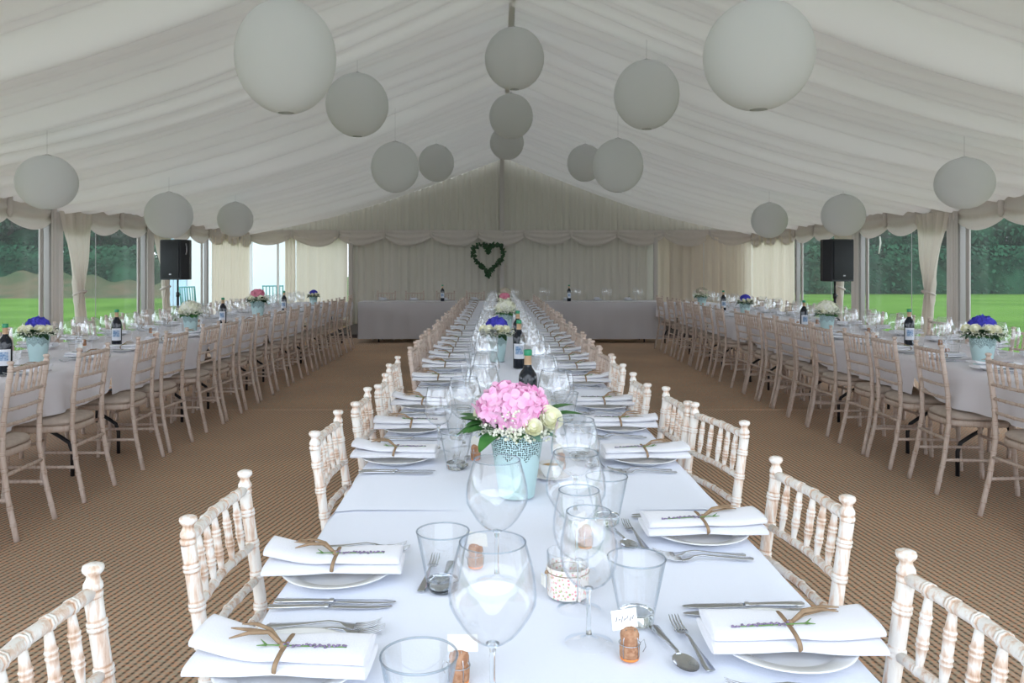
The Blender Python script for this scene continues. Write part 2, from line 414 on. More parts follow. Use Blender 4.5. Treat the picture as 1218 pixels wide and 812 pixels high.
# gable end outer skin with clear windows
wl = (-5.82, -3.45); wr = (3.62, 4.0)
mb = MB().mat(M['pvc'])
yb = YB + .12
def slab(x0, x1, z0, z1): mb.box((x0, yb, z0), (x1, yb + .02, z1))
slab(XL, wl[0], 0, ZE); slab(wl[1], wr[0], 0, ZE); slab(wr[1], XRT, 0, ZE)
slab(wl[0], wl[1], 0, .35); slab(wl[0], wl[1], 2.05, ZE); slab(wr[0], wr[1], 0, .35); slab(wr[0], wr[1], 2.05, ZE)
k = mb.add([(XL, yb, ZE), (XRT, yb, ZE), (XR, yb, ZR + .02), (XL, yb + .02, ZE), (XRT, yb + .02, ZE), (XR, yb + .02, ZR + .02)])
mb.face((k, k + 1, k + 2), False); mb.face((k + 3, k + 5, k + 4), False)
wb = struct('wall_back', mb)
mb = MB().mat(M['gable']); pleated(mb, (XL, YB), (XRT, YB), 2.18, 4, .022, .13, 3, 8, ztop=lambda p: gable_top(p) + .03)
obj('gable_lining', mb, wb)
mb = MB().mat(M['gable']); pleated(mb, (-3.5, YB + .03), (4.75, YB + .03), .02, 2.2, .03, .16, 5, 4)
obj('wall_lining', mb, wb)
for n_, (a, b) in enumerate((wl, wr)):
    mb = MB().mat(M['pane']); mb.box((a, yb + .004, .35), (b, yb + .008, 2.05))
    w = struct('window_%d' % (n_ + 1), mb)
    mb = MB().mat(M['white'])
    mb.box((a - .03, yb - .01, .32), (b + .03, yb + .03, .36)); mb.box((a - .03, yb - .01, 2.03), (b + .03, yb + .03, 2.07))
    for x in ((a, (a + b) / 2 - .55, b) if n_ == 0 else (a, b)): mb.box((x - .025, yb - .012, .35), (x + .025, yb + .032, 2.05))
    obj('window_frame', mb, w)
# poles of the gable
def pole(x, y, z1, name='trim_2', r=.045):
    m = MB().mat(M['grey_curtain']); m.rbox((x - r, y - r, 0), (x + r, y + r, z1), .012)
    struct(name, m)
pole(-3.42, YB - .07, 2.2); pole(3.72, YB - .07, 2.2, 'trim_3'); pole(XR - .03, YB - .07, 3.95, 'trim_4', .05)
# side walls: bays with clear plastic windows
wn = 3
for xs, nm in ((XL, 'wall_left'), (XRT, 'wall_right')):
    sg = 1 if xs > 0 else -1
    mb = MB().mat(M['grey_curtain'])
    t0, t1 = (xs, xs + .02) if sg > 0 else (xs - .02, xs)
    for b in range(7):
        y0, y1 = BAYS[b], BAYS[b + 1]
        mb.box((t0, y0, 0), (t1, y1, .30)); mb.box((t0, y0, 2.05), (t1, y1, ZE))
        mb.box((t0, y0, .3), (t1, y0 + .04, 2.05)); mb.box((t0, y1 - .04, .3), (t1, y1, 2.05))
    w = struct(nm, mb)
    for b in range(7):
        y0, y1 = BAYS[b], BAYS[b + 1]
        m2 = MB().mat(M['pane'])
        rr = random.Random(b + 10 * sg)
        ph = rr.uniform(0, 6)
        m2.grid(lambda i, j: (xs + sg * .01 + .012 * math.sin(9 * i + 4 * j + ph) * math.sin(PI * i), y0 + .04 + (y1 - y0 - .08) * i, .3 + 1.75 * j), 24, 8)
        q = struct('window_%d' % wn, m2); wn += 1
        m3 = MB().mat(M['pole']); m3.box((xs - .004, y0 + 1.38, .3), (xs + .004, y0 + 1.387, 2.05)); obj('window_seam', m3, q)
    for k, y in enumerate(BAYS[:-1]):
        m3 = MB().mat(M['pole']); xp = xs - sg * .08
        m3.rbox((xp - .04, y - .035, 0), (xp + .04, y + .035, ZE - .1), .012)
        struct('trim_%d' % (5 + k + (10 if sg > 0 else 0)), m3)

# swag valances
def swags(name, p0, p1, n, ztop, up, drop, seed, ztfun=None):
    rr = random.Random(seed)
    mb = MB().mat(M['swag'])
    p0 = Vector(p0); p1 = Vector(p1); L = (p1 - p0).length; d = (p1 - p0) / L; nn = Vector((-d.y, d.x)); w = L / n
    # flat band behind
    k = mb.add([(p0.x, p0.y, ztop + .02), (p1.x, p1.y, ztop + .02), (p1.x, p1.y, ztop - up * .9), (p0.x, p0.y, ztop - up * .9)]); mb.face((k, k + 1, k + 2, k + 3))
    for s in range(n):
        dr = drop * rr.uniform(.9, 1.12); sk = rr.uniform(-.08, .08)
        def f(i, j):
            q = math.sin(PI * i) ** .8
            z = ztop - j * (up + dr * q)
            o = .025 + .06 * q * math.sin(PI * (.15 + .75 * j)) + .016 * math.sin(j * 5.2 * PI) * (1 - .5 * q) * (.4 + q)
            o += .01 * math.sin(i * 40) * (1 - j)
            u = -.01 * w + (1.02 * w) * (i + sk * math.sin(PI * i) * j)
            p = p0 + d * (s * w + u) + nn * o
            return (p.x, p.y, z)
        mb.grid(f, 18, 16)
        # gathered tail at the joint
        c = p0 + d * (s * w) + nn * .06
        mb.tube([(c.x, c.y, ztop), (c.x, c.y, ztop - up * .8), (c.x, c.y, ztop - up * .98)], [.03, .035, .012], 8)
    return struct(name, mb)
swags('trim_31', (XRT, YB - .05), (XL, YB - .05), 11, 2.24, .15, .21, 1)
swags('trim_32', (XL + .1, YB), (XL + .1, Y0), 21, 2.22, .25, .12, 2)
swags('trim_33', (XRT - .1, Y0), (XRT - .1, YB), 21, 2.22, .25, .12, 3)

# curtains (things): tied ones by the poles and drawn ones at the far end
M['tied'] = fabric('tied_curtain_fabric', (.76, .71, .65), .28, (.84, .80, .72), .06, 30)
def tied_curtain(x, y0, w, seed, side):
    """hangs inside the wall from y0 towards larger y, gathered at a tie"""
    mb = MB().mat(M['tied'])
    sg = -1 if x < 0 else 1
    def f(i, j):
        z = 2.12 - 2.06 * j
        t = (z - 1.02) / 1.1
        if t > 0: wd = .12 + (w - .12) * (t ** 1.15); off = .40 * (1 - t) ** .9
        else: wd = .12 + .26 * (min(1, -t * 1.1) ** .7); off = .40 - .10 * min(1, -t)
        y = y0 + off + wd * i + .02 * math.sin(z * 7 + seed)
        amp = .05 if abs(t) < .15 else .035
        o = amp * math.sin(i * 2 * PI * 6 + .5 * math.sin(z * 3 + seed)) + .02 * math.sin(i * 2 * PI * 2.6 + seed)
        return (x - sg * (.1 + o), y, z)
    mb.grid(f, 60, 26)
    return mb
def tie_band(x, y0):
    sg = -1 if x < 0 else 1
    mb = MB().mat(M['swag'])
    mb.tube([(x - sg * (.1 + .075 * math.cos(a)), y0 + .42 + .075 * math.sin(a), 1.03 + .03 * math.cos(a)) for a in [2 * PI * k / 20 for k in range(21)]], .018, 6)
    return mb
LW = {0: 'near the blue centrepiece', 1: 'beside the speaker stand'}
for xs, sd in ((XL + .12, 'left'), (XRT - .12, 'right')):
    for k, y in enumerate((7.5, 10.3, 13.1)):
        w = .80 if k < 2 else .68
        o = bpy.data.objects.new('curtain', None); COL.objects.link(o); o.location = (xs, y, 0)
        nm = ['nearest the camera, mostly outside the view', 'at the first window pole in view', 'at the window pole behind the loudspeaker'][k]
        tag(o, 'cream tied-back curtain on the %s wall %s' % (sd, nm), 'curtain', 'tied-back window curtains')
        mb = tied_curtain(xs, y + .06, w, k + 3, sd)
        mb.v = [(a - xs, b - y, c) for a, b, c in mb.v]; obj('drape', mb, o)
        mb = tie_band(xs, y + .10); mb.v = [(a - xs, b - y, c) for a, b, c in mb.v]; obj('tie_band', mb, o)
        # grey narrow sleeve in front of the pole
        mb = MB().mat(M['grey_curtain']); pleated(mb, (0, -.10), (0, .17), .03, 2.1, .012, .06, k); 
        mb.v = [(a + (.06 if xs < 0 else -.06), b, c) for a, b, c in mb.v]; obj('pole_sleeve', mb, o)
def drawn(p0, p1, label, seed, amp=.05, pitch=.17):
    mb = MB().mat(M['curtain']); pleated(mb, p0, p1, .03, 2.15, amp, pitch, seed, 8)
    tag(obj('curtain', mb), label, 'curtain', 'drawn curtains at the far end')
drawn((XL + .14, 18.45), (XL + .14, 16.0), 'drawn cream curtain on the left wall behind the white and pink flowers', 5)
drawn((XRT - .14, 16.0), (XRT - .14, 18.5), 'drawn cream curtain on the right wall beside the speaker', 6)
drawn((-4.98, YB - .06), (-4.72, YB - .06), 'narrow cream curtain bunched beside the bright white doorway', 7, .045, .09)
drawn((-4.72, YB - .03), (-4.02, YB - .03), 'sheer cream curtain over the clear panel behind the blue bloom', 8, .035, .22)
drawn((-4.02, YB - .06), (-3.5, YB - .06), 'cream curtain next to the grey gable pole', 9, .03, .26)
drawn((3.78, YB - .06), (4.85, YB - .06), 'loose cream curtain on the end wall beside the greenish panel', 10, .04, .2)
drawn((4.85, YB - .10), (6.0, YB - .04), 'cream curtain in the far right corner of the end wall', 11, .04, .16)

# ------------------------------------------------------------------ chair kit
def bamboo(mb, pts, r, rings, n=10, ends=True):
    """turned bamboo rod: pts is a polyline, rings are positions 0..1 along it"""
    P = [Vector(p) for p in pts]; seg = [(P[i + 1] - P[i]).length for i in range(len(P) - 1)]; T = sum(seg)
    def at(s):
        s = max(0, min(T, s))
        for i, l in enumerate(seg):
            if s <= l or i == len(seg) - 1: return P[i].lerp(P[i + 1], min(1, s / l))
            s -= l
    k = r / .018; st = [(0, r, 0.0)]
    acc = 0
    for l in seg[:-1]: acc += l; st.append((acc, r, 0))
    for c in rings:
        c = c * T
        st += [(c - .016 * k, r * .98, .35), (c - .0115 * k, r * .95, 1), (c - .009 * k, r * 1.13, .2), (c - .003 * k, r * 1.14, .0), (c - .0008 * k, r * 1.0, 1.0),
               (c + .0015 * k, r * 1.14, .0), (c + .008 * k, r * 1.12, .2), (c + .0105 * k, r * .95, 1), (c + .015 * k, r * .98, .3)]
    st.append((T, r, 0)); st = sorted([q for q in st if 0 <= q[0] <= T])
    mb.tube([at(q[0]) for q in st], [q[1] for q in st], n, [q[2] for q in st])
BT = .92
def post_mb(s):
    mb = MB().mat(M['wood'])
    pts = [(s * .185, -.275, 0), (s * .178, -.225, .22), (s * .172, -.195, .43), (s * .171, -.20, .62), (s * .170, -.235, .865)]
    bamboo(mb, pts, .0143, [.1, .2, .31, .42, .52, .61, .695, .78, .865, .95], 12)
    t = Matrix.Translation((s * .170, -.2355, .866))
    mb.lathe([(q * .76, z_) for q, z_ in [(.0185, 0), (.0205, .004), (.0205, .009), (.0165, .012), (.0205, .016), (.020, .022), (.0145, .030), (.0135, .036), (.0205, .042), (.0225, .047), (.021, .052), (.012, .055), (.001, .056)]], 14, M=t,
             wear=[.8, .2, .2, 1, .2, .1, .3, .8, .3, 0, .4, .1, .5])
    return mb.mesh('back_post')
def rod(name, a, b, r, rings, mid=None, n=8):
    mb = MB().mat(M['wood']); bamboo(mb, [a, mid, b] if mid else [a, b], r, rings, n); return mb.mesh(name)
def back_y(z): return -.20 - .035 * max(0, (z - .62)) / .245 if z > .62 else -.196
parts = []
for s in (-1, 1): parts.append(('back_post', post_mb(s)))
def railm(z, r, bow=.012, k=5):
    return rod('back_rail', (-.170, back_y(z), z), (.170, back_y(z), z), r, [i / (k + 1) for i in range(1, k + 1)], (0, back_y(z) - bow, z))
parts.append(('top_rail', railm(.875, .0118)))
for z in (.745, .665, .585): parts.append(('back_rail', railm(z, .0095)))
for i in range(5):
    x = -.112 + .056 * i; bw = -.012 * (1 - abs(x) / .17)
    mb = MB().mat(M['wood'])
    a = Vector((x, back_y(.748) + bw, .748)); b = Vector((x, back_y(.872) + bw, .872)); st = []
    for t, rr_, w_ in ((0, .0065, .3), (.14, .0085, 0), (.27, .0105, .9), (.29, .0125, .1), (.33, .0105, 1), (.36, .0125, .1), (.40, .0105, .8), (.5, .0105, 0), (.60, .0105, .8), (.63, .0125, .1), (.66, .0105, 1), (.70, .0125, .1), (.73, .010, .9), (.86, .0085, 0), (1, .0065, .3)):
        st.append((a.lerp(b, t), rr_ * .84, w_))
    mb.tube([q[0] for q in st], [q[1] for q in st], 8, [q[2] for q in st])
    parts.append(('spindle', mb.mesh('spindle')))
def seat_loop(ins, z, n=36):
    pts = []
    for k in range(n):
        a = 2 * PI * k / n; c, s_ = math.cos(a), math.sin(a)
        ex = .55
        x = math.copysign(abs(c) ** ex, c) * (.198 - ins); y = math.copysign(abs(s_) ** ex, s_) * (.195 - ins)
        x *= 1 + .10 * y / .2
        pts.append((x, y, z))
    return pts
mb = MB().mat(M['wood']); mb.rings([seat_loop(.006, .415), seat_loop(0, .42), seat_loop(0, .448), seat_loop(.008, .453)], [.6, .1, .1, .6]); parts.append(('seat_frame', mb.mesh('seat_frame')))
mb = MB().mat(M['cushion']); mb.rings([seat_loop(.02, .452), seat_loop(.006, .462), seat_loop(.004, .475), seat_loop(.018, .489), seat_loop(.06, .497), seat_loop(.12, .501)]); parts.append(('seat_cushion', mb.mesh('seat_cushion')))
for s in (-1, 1):
    parts.append(('front_leg', rod('front_leg', (s * .198, .195, 0), (s * .182, .17, .43), .0140, [.12, .27, .42, .57, .72, .87], n=10)))
parts.append(('stretcher', rod('stretcher', (-.175, -.21, .335), (.175, -.21, .335), .010, [.2, .4, .6, .8])))
for s in (-1, 1):
    parts.append(('stretcher', rod('stretcher', (s * .179, -.228, .21), (s * .188, .18, .21), .010, [.2, .4, .6, .8])))
parts.append(('stretcher', rod('stretcher', (-.187, .178, .29), (.187, .178, .29), .010, [.2, .4, .6, .8])))
KCHAIR = (None, parts)
def worn_dim(parts):  # swaps in the browner wood that carries dimmer light in its colour
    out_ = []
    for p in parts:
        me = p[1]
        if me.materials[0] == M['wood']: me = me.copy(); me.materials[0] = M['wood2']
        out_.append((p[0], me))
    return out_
parts2 = worn_dim(parts); KCHAIR2 = (None, parts2)
# one-piece version for chairs too small to show parts
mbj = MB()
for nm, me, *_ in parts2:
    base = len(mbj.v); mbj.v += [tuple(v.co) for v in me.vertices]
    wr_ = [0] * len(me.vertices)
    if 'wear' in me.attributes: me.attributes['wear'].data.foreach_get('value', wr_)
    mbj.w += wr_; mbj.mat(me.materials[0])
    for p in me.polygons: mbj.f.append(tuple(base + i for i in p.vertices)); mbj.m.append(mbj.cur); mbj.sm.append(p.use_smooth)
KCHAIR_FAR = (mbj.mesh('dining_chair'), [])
def chair(xtop, y, face, label, group, rot=0, far=False):
    """face +1: sitter looks to +X, -1: to -X; xtop is where the back rail stands"""
    th = rad(-90 if face > 0 else 90) + rad(rot)
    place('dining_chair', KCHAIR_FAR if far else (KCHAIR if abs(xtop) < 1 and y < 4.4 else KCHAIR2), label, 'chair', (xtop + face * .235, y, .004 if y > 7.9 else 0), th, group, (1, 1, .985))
J = random.Random(21)
CLc = [(1.10, -.645, 0), (1.685, -.588, 0), (2.47, -.527, 0), (2.98, -.505, 2), (3.40, -.49, 3), (4.08, -.53, 0), (4.93, -.52, 0), (5.37, -.52, 2)]
yy = 5.8
while yy < 13.8: CLc.append((yy, -.52 + J.uniform(-.015, .015), J.uniform(-4, 4))); yy += J.uniform(.44, .58)
CRc = [(1.15, .695, 3), (1.80, .714, 5), (2.575, .735, 12), (2.985, .675, 1), (3.42, .615, 0), (4.08, .62, 0), (4.53, .62, 3), (5.0, .62, 0)]
yy = 5.47
while yy < 13.8: CRc.append((yy, .63 + J.uniform(-.015, .015), J.uniform(-4, 4))); yy += J.uniform(.44, .58)
for k, (y, x, r) in enumerate(CLc): chair(x, y, 1, 'limewashed spindle-back chair, %s from the camera along left side of centre table' % ORD[k], 'chairs along the centre table', r, y > 9)
for k, (y, x, r) in enumerate(CRc): chair(x, y, -1, 'limewashed spindle-back chair, %s from the camera along right side of centre table' % ORD[k], 'chairs along the centre table', r, y > 9)
SL = [3.55, 4.05, 4.73, 5.47, 6.0, 6.72, 7.22, 7.76, 8.28, 8.92, 9.55, 10.2, 10.75, 11.3, 11.9, 12.5, 13.2]
SR = [3.5, 4.1, 4.87, 5.46, 5.92, 6.55, 7.0, 7.42, 7.85, 8.32, 8.78, 9.62, 10.2, 10.75, 11.25, 11.8, 12.4, 13.2]
SLo = [4.3 + .62 * k for k in range(15)]; SRo = [4.3 + .62 * k for k in range(15)]
for k, y in enumerate(SL): chair(-2.46, y + .12, -1, 'limewashed chair on aisle side of the left table, %s from the camera' % ORD[k], 'chairs along the left table', J.uniform(-4, 4), y > 11)
for k, y in enumerate(SR): chair(2.73, y + .14, 1, 'limewashed chair on aisle side of the right table, %s from the camera' % ORD[k], 'chairs along the right table', J.uniform(-4, 4), y > 11)
for k, y in enumerate(SLo): chair(-3.86, y, 1, 'limewashed chair on window side of the left table, %s from the camera' % ORD[k], 'chairs along the left table', J.uniform(-5, 5), y > 9)
for k, y in enumerate(SRo): chair(4.12, y, -1, 'limewashed chair on window side of the right table, %s from the camera' % ORD[k], 'chairs along the right table', J.uniform(-5, 5), y > 9)

for k, x in enumerate((-2.15, -1.6, -1.0, -.42)):
    place('dining_chair', KCHAIR_FAR, 'limewashed chair behind the head table, %s from its curtained left end' % ORD[k], 'chair', (x, 15.25, .004), PI, 'chairs behind the head table')

# ------------------------------------------------------------------ tables and cloths
def table_kit(L, W):
    top = MB().mat(M['top']); top.rbox((-W / 2 + .02, -L / 2 + .01, .70), (W / 2 - .02, L / 2 - .01, .73), .02)
    ps = [('table_top', top.mesh('table_top'))]
    for sy in (-1, 1):
        for sx in (-1, 1):
            y = sy * (L / 2 - .32)
            m = MB().mat(M['metal_black'])
            m.tube([(sx * (W / 2 - .30), y, .70), (sx * (W / 2 - .30), y, .38), (sx * (W / 2 - .27), y, .30), (sx * (W / 2 - .20), y, .26), (sx * (W / 2 - .14), y, .22), (sx * (W / 2 - .12), y, .16), (sx * (W / 2 - .12), y, 0)], .0135, 8)
            ps.append(('table_leg', m.mesh('table_leg')))
        m = MB().mat(M['metal_black']); m.tube([(-(W / 2 - .30), sy * (L / 2 - .32), .45), (W / 2 - .30, sy * (L / 2 - .32), .45)], .01, 6)
        ps.append(('cross_bar', m.mesh('cross_bar')))
    return (None, ps)
def cloth_mesh(L, W, drop, seed, mat, curve_far=False, lift=.0):
    rr = random.Random(seed); p1, p2, p3 = [rr.uniform(0, 6) for _ in range(3)]
    mb = MB().mat(mat)
    # cross-section parameter: from hem on -x side over the top to hem on +x side
    us = [-1 - .125 * k for k in range(8, 0, -1)] + [-1 + .1 * k for k in range(21)] + [1 + .125 * k for k in range(1, 9)]
    us = [u for u in us]
    nv = int(L / .035)
    rows = []
    for j in range(nv + 1):
        y = -L / 2 + L * j / nv; row = []
        e = (L / 2 - y); dmul = 1
        if curve_far and e < .5: dmul = max(.03, math.sin(PI / 2 * min(1, e / .5)) ** .75)
        for u in us:
            if abs(u) <= 1:
                x = u * W / 2; z = .742 + lift + .0022 * math.sin(x * 7 + y * 3 + p1) * math.sin(y * 4.3 + p2) + .0012 * math.sin(y * 19 + p3 + x * 2)
                if abs(u) > .985: z -= .004
            else:
                h = (abs(u) - 1) * drop * dmul; s = math.copysign(1, u)
                wv = .018 * math.sin(y * 11 + p1 + s) + .012 * math.sin(y * 23 + p2) + .008 * math.sin(y * 5 + p3)
                x = s * (W / 2 + .012 + h * .10 + wv * (h / drop) ** 1.0 * 1.2 + .008 * min(1, h / .02)); z = .734 + lift - h
            row.append((x, y, z))
        rows.append(row)
    mb.rings(rows, closed=False)
    return mb.mesh('tablecloth')
# centre
XC = .085; WC = 1.02
KT = table_kit(1.83, 1.0)
names = ['closest to the camera, under the first wine glasses', 'under the pink hydrangea', 'under the wine bottle and blue flowers', 'just beyond the blue flowers', 'under the white flowers', 'under the far pink flowers', 'under the farthest dusky flowers', 'reaching the head table']
for k in range(8):
    y0 = .35 + 1.755 * k
    place('trestle_table', KT, 'folding trestle table of the centre row, %s from the camera' % ORD[k], 'table', (XC, y0 + .9, 0), 0, 'trestle tables')
    c = cloth_mesh(1.80, WC, .23, k, M['cloth'], False, .0003 * (k % 2))
    tag(obj('tablecloth', c, None, (XC, y0 + .88, 0)), 'white cloth on the centre table %s' % names[k], 'tablecloth', 'cloths of the centre table')
for sx, sd, W_, xc in ((-1, 'left', 1.0, -3.19), (1, 'right', 1.0, 3.43)):
    for k in range(7):
        y0 = 1.92 + 1.83 * k
        place('trestle_table', KT, 'black-legged folding trestle table of the %s row, %s from the camera' % (sd, ORD[k]), 'table', (xc, y0 + .915, 0), 0, 'trestle tables')
        c = cloth_mesh(1.95, W_, .235, 20 + k + sx, M['side_cloth'], True, .003)
        tag(obj('tablecloth', c, None, (xc, y0 + .89, 0)), 'white cloth hanging from the %s table, %s from the camera' % (sd, ORD[k]), 'tablecloth', 'cloths of the side tables')
# head table (runs across)
for k in range(3):
    x0 = -2.5 + 1.85 * k
    place('trestle_table', table_kit(1.83, .72), 'folding trestle table of the head table, %s from its curtained left end' % ORD[k], 'table', (x0 + .92, 14.88, .004), rad(90), 'trestle tables')
c = MB().mat(M['head_cloth'])
rr = random.Random(5)
def hc(side):
    def f(i, j):
        x = -2.53 + 5.6 * i; w = (.016 * math.sin(x * 9) + .01 * math.sin(x * 21 + 1)) * j
        return (x, 14.50 - side * 0 - .012 - .02 * j - w if side == 0 else 15.26 + .012 + .02 * j + w, .748 - (.67 if side == 0 else .35) * j)
    return f
c.grid(hc(0), 160, 8); c.grid(hc(1), 160, 6, True)
c.grid(lambda i, j: (-2.53 + 5.6 * i, 14.488 + .784 * j, .750), 40, 6)
for xe in (-2.53, 3.07):
    c.grid(lambda i, j: (xe + (.02 * j) * (1 if xe > 0 else -1), 14.488 + .784 * i + .01 * math.sin(i * 20) * j, .750 - .67 * j), 20, 6)
tag(obj('tablecloth', c), 'long pale grey floor-length cloth on the head table below the heart wreath', 'tablecloth')
mb = MB().mat(M['darkstage']); mb.box((-3.3, 15.5, .005), (4.0, 18.4, .075)); tag(obj('platform', mb), 'low dark timber platform on the floor behind the head table', 'platform')

# ------------------------------------------------------------------ tableware kits
def glass_kit(kind, mat):
    if kind == 'big':
        foot = [(.001, .0045), (.02, .004), (.041, .0012), (.0425, .0), (.001, .0)]; foot = [(.0425, 0), (.0425, .0015), (.025, .004), (.010, .009), (.0055, .018)]
        stem = [(.0055, .018), (.0042, .035), (.0042, .085), (.0055, .098), (.010, .104)]
        bowl = [(.010, .104), (.020, .108), (.032, .117), (.043, .130), (.054, .147), (.0615, .162), (.0625, .178), (.0605, .197), (.055, .220), (.047, .247), (.0462, .247)]
        h = .247
    else:
        foot = [(.041, 0), (.041, .0015), (.024, .004), (.009, .008), (.005, .016)]
        stem = [(.005, .016), (.0038, .03), (.0038, .075), (.005, .088), (.008, .094)]
        bowl = [(.008, .094), (.018, .097), (.029, .104), (.039, .116), (.0455, .132), (.0485, .150), (.0478, .168), (.0445, .190), (.039, .215), (.0375, .222), (.0367, .222)]
        h = .222
    a = MB().mat(mat); a.lathe(foot, 32); b = MB().mat(M['solid']); b.lathe([(.0005, stem[0][1])] + stem + [(.0005, stem[-1][1])], 14); c_ = MB().mat(mat); c_.lathe(bowl, 40)
    # rolled rim
    r, z = bowl[-1]
    c_.lathe([(max(q - .0018, .002), z_ + .0006) for q, z_ in bowl[:-1]], 40)
    c_.mat(M['rim']); c_.tube([((r + .0006) * math.cos(t), (r + .0006) * math.sin(t), z) for t in [2 * PI * q / 40 for q in range(41)]], .0011, 5, cap=False)
    full = MB().mat(mat); full.lathe(foot[:-1] + stem[1:3] + bowl, 20); 
    return ((None, [('bowl', c_.mesh('bowl')), ('stem', b.mesh('stem')), ('foot', a.mesh('foot'))]), (full.mesh('wine_glass'), []))
BIG, BIGF = glass_kit('big', M['glass']); SML, SMLF = glass_kit('small', M['glass'])
M['glint'] = thin_glass('glassware_sparkle', (1, 1, 1), (.66, .74, .80), .13, .03, 2.2, start=.72)
for _k in (BIGF, SMLF): _k[0].materials[0] = M['glint']
def tumbler_mesh(n=36):
    m = MB().mat(M['tumbler'])
    m.lathe([(.0300, .001), (.0325, .02), (.052, .115), (.0512, .1165), (.0498, .115), (.0330, .028), (.0315, .026)], n)
    m.mat(M['rim']); m.tube([(.0515 * math.cos(t), .0515 * math.sin(t), .1165) for t in [2 * PI * q / 40 for q in range(41)]], .0015, 6, cap=False)
    return m.mesh('tumbler')
_b = MB().mat(M['solid']); _b.lathe([(.001, .001), (.026, .0008), (.0292, .003), (.0315, .021), (.030, .0225), (.024, .0215), (.001, .0195)], 36)
TUM = (tumbler_mesh(), [('thick_base', _b.mesh('thick_base'))])
_t = MB().mat(M['tumbler']); _t.lathe([(.001, .001), (.030, .002), (.0325, .02), (.052, .1165)], 20); _t.lathe([(.001, .022), (.0315, .022)], 20)
TUMF = (_t.mesh('tumbler'), [])
m = MB().mat(M['china'])
m.lathe([(.001, .003), (.06, .003), (.062, 0), (.066, 0), (.068, .004), (.085, .010), (.113, .017), (.116, .019), (.1155, .0205), (.112, .020), (.084, .0135), (.078, .0085), (.07, .007), (.001, .007)], 56)
PLATE = (m.mesh('dinner_plate'), [])

def loft_flat(m, st, n=10):
    rs = []
    for y, w, t, z in st:
        rs.append([(w * math.cos(2 * PI * k / n), y, z + t * math.sin(2 * PI * k / n)) for k in range(n)])
    m.rings(rs)
def knife():
    m = MB().mat(M['steel'])
    loft_flat(m, [(-.115, .004, .002, .005), (-.112, .0085, .0035, .005), (-.09, .009, .004, .005), (-.04, .0065, .0035, .005), (-.012, .0055, .003, .005), (-.01, .0075, .0045, .005), (-.004, .0075, .0045, .005), (-.002, .0055, .0025, .005)])
    loft_flat(m, [(-.003, .006, .0014, .005), (.01, .009, .001, .004), (.06, .0105, .0008, .003), (.09, .010, .0007, .003), (.108, .006, .0006, .003), (.115, .0015, .0005, .003)])
    return (m.mesh('table_knife'), [])
def fork():
    m = MB().mat(M['steel'])
    loft_flat(m, [(-.10, .004, .0014, .004), (-.097, .0095, .0018, .004), (-.08, .0095, .0018, .004), (-.03, .005, .0018, .008), (.01, .0032, .0022, .012), (.03, .0035, .002, .010), (.04, .010, .0013, .006), (.052, .0125, .001, .004), (.06, .0125, .001, .004)])
    for k in range(4):
        x = -.0093 + .0062 * k
        m.tube([(x, .056, .004), (x, .075, .005), (x, .09, .009), (x * .96, .102, .015)], [.0021, .0019, .0016, .0007], 6)
    return (m.mesh('dinner_fork'), [])
def spoon():
    m = MB().mat(M['steel'])
    loft_flat(m, [(-.09, .004, .0014, .004), (-.087, .0095, .0018, .004), (-.07, .009, .0018, .004), (-.02, .0045, .0018, .008), (.015, .0032, .002, .010), (.025, .004, .002, .009)])
    def f(i, j):
        a = 2 * PI * i; r = j
        return (.019 * r * math.cos(a), .052 + .03 * r * math.sin(a), .009 - .006 * (1 - r * r))
    m.grid(f, 24, 5); m.grid(lambda i, j: tuple(Vector(f(i, j)) - Vector((0, 0, .0008))), 24, 5, True)
    return (m.mesh('dessert_spoon'), [])
KNIFE, FORK, SPOON = knife(), fork(), spoon()

